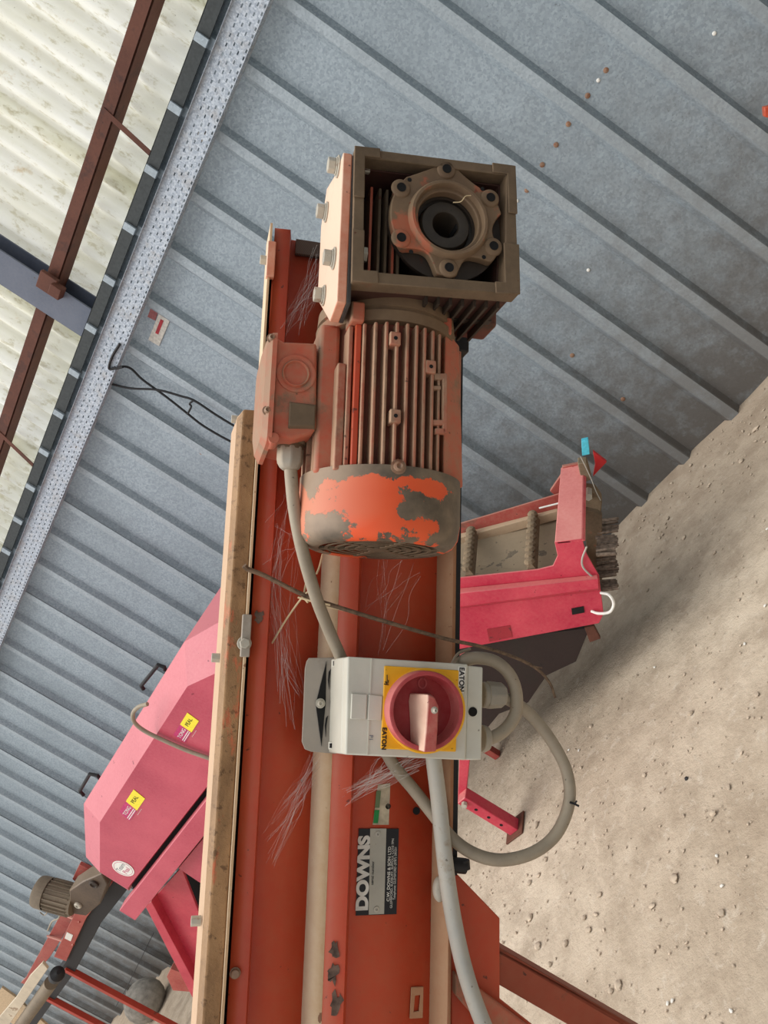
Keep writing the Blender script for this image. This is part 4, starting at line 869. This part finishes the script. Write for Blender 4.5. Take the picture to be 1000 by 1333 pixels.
web('cobweb', 'fine cobweb strands between motor cable and panel at the fan cover', [(378, 640), (366, 690), (385, 700)], [(348, 740), (352, 680), (358, 760)], 34, (.003, .04))
web('cobweb', 'faint cobweb hanging left of the fan cover grille', [(500, 735), (520, 735), (540, 740)], [(480, 800), (500, 850), (495, 790)], 22, (.003, .04))
mb = MB(); mb.tube([P(*q) for q in ((590, 264, zf+.003), (600, 263, zf+.004), (606, 256, zf+.006), (613, 255, zf+.005))], .0005, 5); obj('thread', mb, M['straw'], frame=F, base=P(590, 264, zf), label='pale curled thread caught in the gearbox centre ring', cat='thread')

# ------------------------------------------------------------------ red machine standing at the wall
HY = 2.42
def Y(pts, yy): return [pY(a, b, yy) for a, b in pts]
def solidY(name, pts, yy, th, mat, parent, bevel=.003, **k):
    return obj(name, MB().prism(Y(pts, yy), None, (0, th, 0)), M[mat] if isinstance(mat, str) else mat, parent, bevel=bevel, **k)
hood = thing('grading_machine', 'long red machine cover with slanted edges and two black handles by the wall', 'machine', WF, Vector((pY(210, 1160, HY).x, HY, 0)))
inner = [(130, 1071), (244, 894), (300, 868), (340, 850), (340, 960), (276, 1016), (166, 1157), (130, 1136)]
outer = [(109, 1047), (240, 836), (296, 804), (334, 784), (345, 962), (280, 1016), (168, 1160), (112, 1116)]
mb = MB(); I_ = Y(inner, HY); O_ = Y(outer, HY+.13)
mb.loft(O_, I_); obj('cover', mb, M['hood'], hood, sm=0)
mb = MB(); mb.prism(O_, None, (0, .62, 0)); obj('cover_body', mb, M['hood'], hood, sm=0)
for pts in (((187, 898), (184, 893), (206, 866), (214, 869), (215, 873)), ((109, 1036), (104, 1030), (117, 1008), (127, 1010), (130, 1014))):
    mb = MB(); mb.tube(Y(pts, HY+.22), .011, 10, 0); obj('handle', mb, M['black'], hood, label='black lift handle')
def sticker(c0, name, k):
    # a small maker's sticker: yellow half, magenta half, small print under
    par = thing(name, k, 'sticker', WF, pY(*c0, HY-.002))
    return par
def sq(px, py, dx0, dy0): pass
for (q, lab, sc_) in ((((244, 928), (259, 939), (241, 967), (226, 957)), 'yellow and magenta sticker high on the red cover', 1), (((174, 1028), (189, 1040), (169, 1069), (155, 1057)), 'yellow and magenta sticker in the middle of the red cover', 1)):
    pts = [pY(a, b, HY-.001) for a, b in q]; s_ = thing('cover_sticker', lab, 'sticker', WF, pts[3], 'stickers on the red cover')
    A, B, C, D = pts; h1 = lerp(A, D, .52); h2 = lerp(B, C, .52)
    dn = (B-A)*.04
    obj('yellow_half', MB().prism([A, B, h2, h1], None, (0, -.0015, 0)), M['yellowprint'], s_)
    obj('magenta_half', MB().prism([h1, h2, C, D], None, (0, -.0015, 0)), M['pinkprint'], s_)
    xd = (A-D).normalized(); ud = (A-B).normalized()
    sz = (B-A).length
    text('PEAL', 'lettering', sz*.42, lerp(lerp(A, h1, .5), lerp(B, h2, .5), .45)+Vector((0, -.002, 0)), xd, ud, M['ink'], s_, .0003)
    text('TONG', 'lettering', sz*.40, lerp(lerp(D, h1, .5), lerp(C, h2, .5), .45)+Vector((0, -.002, 0)), xd, ud, M['white'], s_, .0003)
    for t in (.72, .86): a0 = lerp(lerp(h1, D, .05), lerp(h2, C, .05), t); b0 = lerp(lerp(h1, D, .95), lerp(h2, C, .95), t); obj('print_line', MB().prism([a0, b0, b0+(B-A)*.06, a0+(B-A)*.06], None, (0, -.002, 0)), M['white'], s_)
    e0 = D+(C-D)*1.22; e1 = A+(B-A)*1.22
    text('01775 710185' if False else '• • • • • • •', 'small_print', sz*.2, (e0+e1)/2+Vector((0, -.001, 0)), xd, ud, M['white'], s_, .0003)
cc_ = pY(160.5, 1131, HY-.001); rs = thing('round_sticker', 'round white sticker with grey script at the lower corner of the red cover', 'sticker', WF, cc_)
rad = (pY(160.5, 1131, HY)-pY(174, 1140, HY)).length*.93
mb = MB(); mb.lathe(cc_, (0, -1, 0), [(rad, 0), (rad, .0015)], 32, (True, True)); obj('disc', mb, M['white'], rs)
hd = (pY(130, 1071, HY)-pY(244, 894, HY)); hd = Vector((1, 0, 0)); hu = Vector((0, 0, 1))
mb = MB(); mb.tube([cc_+Vector((rad*.85*math.cos(t), -.0015, rad*.85*math.sin(t))) for t in [i*PI/12 for i in range(25)]], .0012, 4, 0); obj('thin_ring', mb, M['pinkprint'], rs)
text('Team', 'script', rad*.62, cc_+Vector((0, -.0018, rad*.22)), hd, hu, M['greyprint'], rs, .0002)
text('Peal', 'script', rad*.62, cc_+Vector((0, -.0018, -rad*.33)), hd, hu, M['pinkprint'], rs, .0002)
# dark slot, roller line under the cover, long beam, lower panels
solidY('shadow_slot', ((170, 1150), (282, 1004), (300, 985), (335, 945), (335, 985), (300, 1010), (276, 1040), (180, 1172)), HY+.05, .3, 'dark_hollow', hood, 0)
mb = MB(); mb.tube([pY(176, 1162, HY+.03), pY(290, 1014, HY+.03), pY(335, 958, HY+.03)], .008, 8, 0); obj('roller_edge', mb, plain('dark_purple_steel', srgb(84, 36, 58), .4), hood)
solidY('long_beam', ((155, 1186), (276, 1032), (345, 945), (345, 992), (276, 1076), (176, 1199)), HY-.03, .07, 'hood', hood, .004)
solidY('lower_panel', ((232, 1131), (276, 1078), (345, 996), (345, 1150), (330, 1190), (268, 1155)), HY+.04, .03, 'hood', hood, .003)
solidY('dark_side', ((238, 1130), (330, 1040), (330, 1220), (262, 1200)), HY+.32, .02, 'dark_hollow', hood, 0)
solidY('chute', ((196, 1174), (236, 1130), (268, 1212), (300, 1300), (256, 1306)), HY+.16, .02, 'redpaint', hood, .003)
solidY('chute_flange', ((189, 1180), (197, 1174), (262, 1296), (254, 1306)), HY+.10, .08, 'redpaint', hood, .003)
solidY('foot_bracket', ((217, 1272), (222, 1262), (250, 1272), (250, 1292), (225, 1290)), HY+.25, .05, 'redold', hood, .003)
mb = MB(); mb.tube(Y(((192, 917), (180, 921), (173, 930), (176, 942), (190, 953), (215, 965), (245, 978), (285, 992), (330, 1010)), HY-.02), .0105, 10, 6)
obj('hose', mb, M['cable'], frame=WF, base=pY(180, 930, HY-.02), label='grey flexible conduit lying across the red cover', cat='hose')
# ---- inclined bulk elevator to the right (parallel to the wall, climbing left at 42 degrees)
NY, FY = 2.62, 3.02
ev = thing('intake_elevator', 'red intake conveyor with ribbed dirty belt, brush ends and steep side plates by the wall', 'conveyor', WF, Vector((pY(770, 810, NY).x, NY, 0)))
solidY('side_plate', ((480, 765), (596, 753), (700, 742), (720, 737), (726, 724), (722, 706), (758, 702), (764, 722), (780, 750), (786, 800), (780, 812), (596, 846), (480, 868)), NY, .008, 'redpaint', ev, .002)
mb = MB()
mb.loft(Y(((480, 785), (779, 754), (780, 767), (480, 806)), NY-.035), Y(((480, 778), (778, 748), (779, 770), (480, 808)), NY+.0)); obj('side_rail', mb, M['redpaint'], ev, bevel=.003)
# belt surface
def bel(px1, py1, px2, py2): return pY(px1, py1, NY+.01), pY(px2, py2, FY)
n1, f1 = bel(420, 790, 420, 752); n2, f2 = bel(740, 752, 750, 676)
n1, f1 = pY(480, 779, NY+.01), pY(500, 724, FY); n2, f2 = pY(750, 748, NY+.01), pY(752, 670, FY)
mb = MB(); mb.loft([n1, f1, f2, n2], [v+Vector((-.02, 0, -.03)) for v in (n1, f1, f2, n2)]); obj('belt', mb, M['beltdirty'], ev)
for (a, b, c_x, d) in ((611, 752, 616, 696), (692, 745, 696, 675), (532, 762, 540, 716)):
    p0, p1 = pY(a, b, NY+.012), pY(c_x, d, FY-.01); mb = MB(); N = 9; nrm = Vector((.62, 0, .78))
    mb.prism([p0-Vector((.02, 0, -.01)), p0+Vector((.02, 0, -.016)), p0+Vector((.012, 0, .0))+nrm*.034, p0-Vector((.01, 0, 0))+nrm*.034], None, p1-p0)
    for k in range(N):
        q = lerp(p0, p1, (k+.5)/N); mb.lathe(q+nrm*.026, nrm, [(.020, 0), (.024, .010), (.016, .022), (.004, .026)], 8, (True, True))
    obj('belt_flight', mb, M['mud'], ev, label='mud caked belt cleat')
# far side rails
solidY('far_plate', ((480, 712), (596, 683), (640, 670), (726, 644), (735, 640), (724, 668), (596, 705), (480, 735)), FY+.01, .01, 'redold', ev, .002)
mb = MB(); mb.loft(Y(((480, 733), (726, 666), (726, 677), (480, 744)), FY-.03), Y(((480, 726), (726, 662), (726, 672), (480, 740)), FY+.01)); obj('far_ledge', mb, painted('ledge_beige', srgb(176, 150, 122), srgb(140, 70, 60), srgb(190, 168, 138), .66, .7, .4, 10, .7), ev, bevel=.002)
mb = MB(); mb.tube([pY(702, 662, FY-.04), pY(730, 655, FY-.04)], .004, 6, 0); obj('white_strip', mb, M['white'], ev)
# arch over the belt
A1 = pY(722, 706, NY); A2 = pY(758, 702, NY); A3 = pY(760, 603, FY+.06); A4 = pY(730, 609, FY+.06)
dn = Vector((0, 0, -.05)); mb = MB(); mb.loft([A1, A2, A3, A4], [v+dn*.35 for v in (A1, A2, A3, A4)]); obj('cross_arch', mb, painted('arch_pink', srgb(206, 74, 84), srgb(180, 50, 66), srgb(226, 150, 140), .7, .75, .45, 8, .45, None, .6), ev, bevel=.004, label='faded pink-red cross member')
solidY('far_flare', ((716, 640), (731, 618), (732, 608), (758, 603), (762, 640), (740, 660)), FY+.05, .02, 'redold', ev, .003)
# end junk: bearing housing, brackets, wires, blue tag
solidY('bearing_bracket', ((760, 640), (775, 642), (784, 655), (782, 672), (762, 668)), FY-.05, .08, 'mud', ev, .004)
solidY('bearing_bracket', ((752, 604), (764, 603), (770, 625), (758, 630)), FY-.02, .06, 'mud', ev, .004)
mb = MB(); c = pY(766, 648, FY-.08); mb.cyl(c, c+Vector((0, .06, 0)), .018, n=6); obj('bolt', mb, M['bolt'], ev)
solidY('red_corner', ((772, 588), (790, 602), (772, 621), (775, 605)), FY+.1, .02, painted('bright_red', srgb(190, 24, 32), srgb(120, 20, 24), srgb(170, 90, 80), .7, .75, .2, 10), ev, .001)
solidY('blue_tag', ((757, 575), (766, 573), (768, 592), (758, 594)), FY+.0, .03, 'cyan', ev, .002, label='light blue plastic tag')
solidY('end_plate', ((760, 664), (778, 668), (784, 672), (784, 764), (776, 758), (764, 722)), NY+.20, .03, 'grime', ev, .002)
mb = MB(); mb.tube(Y(((756, 595), (768, 620), (776, 640), (782, 652)), FY-.07), .002, 5); obj('loose_wire', mb, M['cable_grey'], ev); mb = MB(); mb.tube(Y(((764, 712), (758, 728), (760, 740), (774, 754)), NY-.01), .004, 6); obj('loose_wire', mb, M['cable_grey'], ev)
mb = MB(); mb.tube([pY(a, b, NY-d) for a, b, d in ((770, 796, .0), (780, 799, .02), (794, 797, .03), (799, 786, .03), (793, 775, .02), (782, 772, .0))], .006, 8); obj('white_hose', mb, M['white'], ev, label='curved white hose end')
solidY('slot_opening', ((744, 793), (760, 790), (761, 798), (745, 801)), NY-.003, .004, 'dark_hollow', ev, 0)
solidY('maker_plate', ((634, 820), (664, 815), (667, 830), (637, 836)), NY-.003, .003, painted('red_plate', srgb(160, 36, 50), srgb(90, 30, 36), srgb(140, 60, 60), .55, .6, .3, 30), ev, 0)
solidY('foot_tab', ((761, 818), (773, 815), (782, 832), (768, 837)), NY+.05, .02, 'rust', ev, .002)
# bristles
for (ox, oy, m_) in ((783, 680, 9), (783, 724, 11)):
    mb = MB()
    for k in range(m_):
        t = k/(m_-1); yy = NY+.02+.30*(1-t) if oy < 700 else NY+.02+.20*(1-t)
        a = pY(ox-6, oy+t*(40 if oy < 700 else 46), yy); b = pY(ox+20, oy-3+t*(40 if oy < 700 else 46), yy)
        for j in range(3):
            o_ = Vector((random.uniform(-.006, .006), random.uniform(-.008, .008), random.uniform(-.006, .006))); mb.cyl(a+o_, b+o_*1.6, .0075, .006, n=6)
    obj('brush', mb, M['bristle'], ev, label='stiff end brush', kind='stuff')
# supports of the elevator: cross box and foot at left
LX = NY-.02
solidY('support_post', ((586, 860), (604, 860), (612, 985), (606, 1045), (596, 1045), (598, 985)), 2.36, .05, 'redpaint', ev, .003)
mb = MB(); e0 = pY(601, 1038, 2.33); e1 = pZ(661, 1082, .0); e1 = Vector((e0.x, e0.y, .004)) ; mb.box((e0.x-.03, e0.y-.02, .006), (e0.x+.03, e0.y+.04, e0.z)); lg = obj('adjustable_foot', mb, M['redpaint'], ev, bevel=.004)
mb = MB(); mb.box((e0.x-.06, e0.y-.05, .0), (e0.x+.06, e0.y+.07, .008)); obj('foot_pad', mb, M['rust'], lg, bevel=.002)
for k in range(3): mb = MB(); mb.cyl((e0.x, e0.y-.021, .08+k*.07), (e0.x, e0.y-.0195, .08+k*.07), .008, n=12); obj('adjusting_hole', mb, M['dark_hollow'], lg)
mb = MB(); mb.cyl(Vector((e0.x, e0.y-.022, e0.z-.02)), Vector((e0.x, e0.y-.04, e0.z-.02)), .014, n=6); obj('bolt', mb, M['bolt'], lg)
# machine underside clutter, enlarged as a dark block for the floor shade beneath
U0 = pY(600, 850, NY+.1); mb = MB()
mb.prism(Y(((596, 838), (768, 818), (750, 862), (712, 880), (688, 915), (650, 930), (600, 990), (480, 960), (480, 860)), NY+.06), None, (0, .40, 0)); obj('undercarriage_shade', mb, painted('dark_red_under_shade', srgb(40, 26, 26), srgb(28, 22, 20), srgb(56, 46, 40), .5, .7, .4, 8), ev, bevel=.003)
mb = MB()
for (px, py, yy) in ((480, 880, FY-.1),):
    p = pY(px, py, yy); mb.box((p.x-.02, yy-.02, 0), (p.x+.02, yy+.02, p.z))
obj('support_leg', mb, M['redold'], ev, bevel=.002)
# ------------------------------------------------------------------ second conveyor at lower left, with its motor
SY = 2.80
sc2 = thing('outfeed_conveyor', 'dull red conveyor frame with dark belt below left of the red cover', 'conveyor', WF, Vector((pY(90, 1200, SY).x, SY, 0)))
solidY('frame_rail', ((27, 1280), (33, 1274), (76, 1196), (110, 1150), (116, 1150), (124, 1152), (66, 1245), (35, 1283)), SY+.16, .02, 'redold', sc2, .002)
solidY('frame_rail', ((70, 1246), (102, 1180), (132, 1140), (146, 1150), (112, 1196), (86, 1252)), SY, .03, 'redold', sc2, .002)
solidY('belt_underside', ((86, 1252), (112, 1196), (148, 1148), (166, 1158), (130, 1204), (96, 1268), (40, 1345), (20, 1345)), SY+.02, .22, 'black', sc2, .002)
for a in (((62, 1219), (96, 1230)), ((80, 1190), (104, 1200))): mb = MB(); mb.tube([pY(*a[0], SY+.16), pY(*a[1], SY+.0)], .01, 6, 0); obj('cross_bar', mb, M['redold'], sc2)
solidY('white_tag', ((87, 1214), (95, 1218), (92, 1226), (84, 1222)), SY-.003, .003, 'white', sc2, 0)
solidY('motor_bracket', ((94, 1145), (103, 1126), (118, 1133), (124, 1144), (112, 1160)), SY+.02, .03, 'redold', sc2, .003)
fl = floor_h
for pts in (((84, 1262), (94, 1256)), ((61, 1300), (70, 1294))):
    a, b = pY(*pts[0], SY+.02), pY(*pts[1], SY+.02); mb = MB(); mb.box((min(a.x, b.x)-.005, SY, 0), (min(a.x, b.x)+.045, SY+.045, max(a.z, b.z))); obj('leg', mb, painted('leg_red', srgb(176, 50, 34), srgb(110, 44, 34), srgb(150, 90, 70), .6, .66, .3, 9), sc2, bevel=.003)
om = thing('drive_motor', 'small dusty grey brown gear motor on the dull red conveyor frame', 'motor', WF, pY(95, 1165, SY-.05))
p0, p1 = pY(48, 1160, SY-.09), pY(92, 1172, SY-.09); q = (pY(70, 1148, SY-.09)-pY(70, 1186, SY-.09)).length*.5*.55
d = (p1-p0)
mb = MB(); dl = d.length; mb.lathe(p0, d, [(0, 0), (q*.75, .0), (q*.95, .01), (q, .03), (q, dl*.35)], 32); obj('fan_cover', mb, M['oldmotor'], om, sm=40)
mb = MB(); mb.lathe(p0, d, [(q*.88, dl*.3), (q*.88, dl*1.15)], 24, (True, True)); dn_ = d.normalized(); u = dn_.orthogonal().normalized(); v = dn_.cross(u)
for k in range(20):
    t = k*2*PI/20; e = u*math.cos(t)+v*math.sin(t); s_ = dn_.cross(e)*.0025; a = p0+dn_*dl*.38+e*q*.85; b = a+e*q*.17; mb.prism([a+s_, a-s_, b-s_, b+s_], None, dn_*dl*.7)
obj('finned_body', mb, M['oldmotor'], om)
solidY('gearbox', ((90, 1160), (108, 1148), (132, 1138), (140, 1152), (130, 1178), (112, 1193), (92, 1190)), SY-.14, .12, painted('old_gearbox', srgb(74, 60, 48), srgb(50, 40, 34), srgb(116, 98, 78), .6, .7, .5, 10), om, .008)
c = pY(101, 1180, SY-.15); mb = MB(); mb.lathe(c, (0, -1, 0), [(.028, -.01), (.028, .0), (.022, .006), (.012, .006), (.010, .0)], 24, (True, True)); obj('shaft_cap', mb, M['bolt'], om)
c = pY(122, 1152, SY-.15); mb = MB(); mb.lathe(c, (0, -1, 0), [(.034, -.01), (.034, .004), (.024, .008), (.020, .0)], 24, (True, True)); obj('shaft_cap', mb, M['grime_shaded'], om)
c = pY(54, 1181, SY-.13); mb = MB(); mb.cyl(c, c+Vector((0, .05, 0)), .022, n=14); obj('plug', mb, M['redold'], om, bevel=.003, label='dull red plug')
mb = MB(); mb.tube(Y(((52, 1188), (58, 1192), (62, 1185), (56, 1180)), SY-.15), .004, 6); mb.tube(Y(((80, 1186), (76, 1196), (68, 1200), (62, 1212)), SY-.1), .006, 6); obj('motor_lead', mb, M['cable'], om)
# front roller and loose belt at the very corner
RY = 2.35
rl = thing('belt_roller', 'grey belt roller with black end at the bottom left corner', 'roller', WF, pY(60, 1290, RY))
a, b = pY(75, 1268, RY), pY(15, 1352, RY); q = .048
mb = MB(); mb.cyl(lerp(a, b, .12), b+(b-a)*1.5, q, n=32); obj('drum', mb, M['oldmotor'], rl)
mb = MB(); dd = (a-b).normalized(); mb.lathe(a, dd, [(q*1.0, -.055), (q*1.06, -.05), (q*1.06, .0), (q*.7, .012), (q*.3, .03), (0, .03)], 28); obj('end_bearing', mb, M['black'], rl)
solidY('belt_edge', ((55, 1254), (62, 1262), (0, 1352), (-40, 1352), (-8, 1333), (20, 1300), (38, 1272)), RY-.03, .02, painted('pale_dirty_belt', srgb(196, 182, 160), srgb(120, 90, 64), srgb(204, 190, 166), .62, .65, .4, 12, .9), rl, .003, label='pale dirty belt')
q_ = pY(-8, 1310, 3.0); b0, b1 = pY(-60, 1262, 3.0), pY(19, 1298, 3.0); b2 = pY(2, 1286, 3.0)
q_ = Vector((b0.x, 3.0, 0)); mb = MB(); mb.prism([b2, b1, Vector((b1.x-.75, 3.0, 0)), Vector((b2.x-1.1, 3.0, 0)), Vector((b2.x-.55, 3.0, b2.z-.02))], None, (0, .02, 0)); obj('board', mb, M['wood'], frame=WF, base=q_, bevel=.002, label='pale plywood board edge at the bottom left corner behind the roller', cat='board')
for t in (.95, 2.2):
    c = lerp(a, b, t); mb = MB(); mb.box((c.x-.02, c.y-.02, 0), (c.x+.02, c.y+.02, c.z)); obj('leg', mb, M['redold'], rl, bevel=.002)
# dusty sack heap beside the dark rail
p = pY(236, 1322, 3.45); p.z = .37; mb = MB(); n, k_ = 18, 10; rows = []
for j in range(k_):
    ph = PI*j/(k_-1); rows.append([Vector((p.x-.10+.26*math.sin(ph)*math.cos(2*PI*i/n)*(1+.12*mnoise.noise(Vector((i, j, 1)))), p.y+.2*math.sin(ph)*math.sin(2*PI*i/n), p.z-.22+.20*math.cos(ph)*(1+.08*mnoise.noise(Vector((i*.7, j, 5)))))) for i in range(n+1)])
mb.grid(rows); p2 = Vector((p.x-.1, p.y, 0))
obj('sack', mb, M['sack'], frame=WF, base=p2, label='dusty grey sack standing behind the foot of the red chute', cat='sack', sm=80)
mb = MB(); mb.tube([pY(200, 1215, WY-.09), pY(163, 1290, WY-.09), pY(150, 1312, WY-.09)], .004, 6, 0); obj('thin_rope', mb, M['black'], frame=WF, base=pY(200, 1215, WY-.05), label='thin dark cord hanging slack across the wall left of the red chute', cat='cord')
# red thing at the far right edge
mb = MB(); mb.prism([pY(a, b, 3.6) for a, b in ((995, 140), (1020, 134), (1024, 158), (996, 153))], None, (0, .05, 0)); obj('red_bracket', mb, M['orange'], frame=WF, base=pY(1000, 145, 3.6), bevel=.004, label='bright orange-red bracket end at the right edge before the wall', cat='bracket')
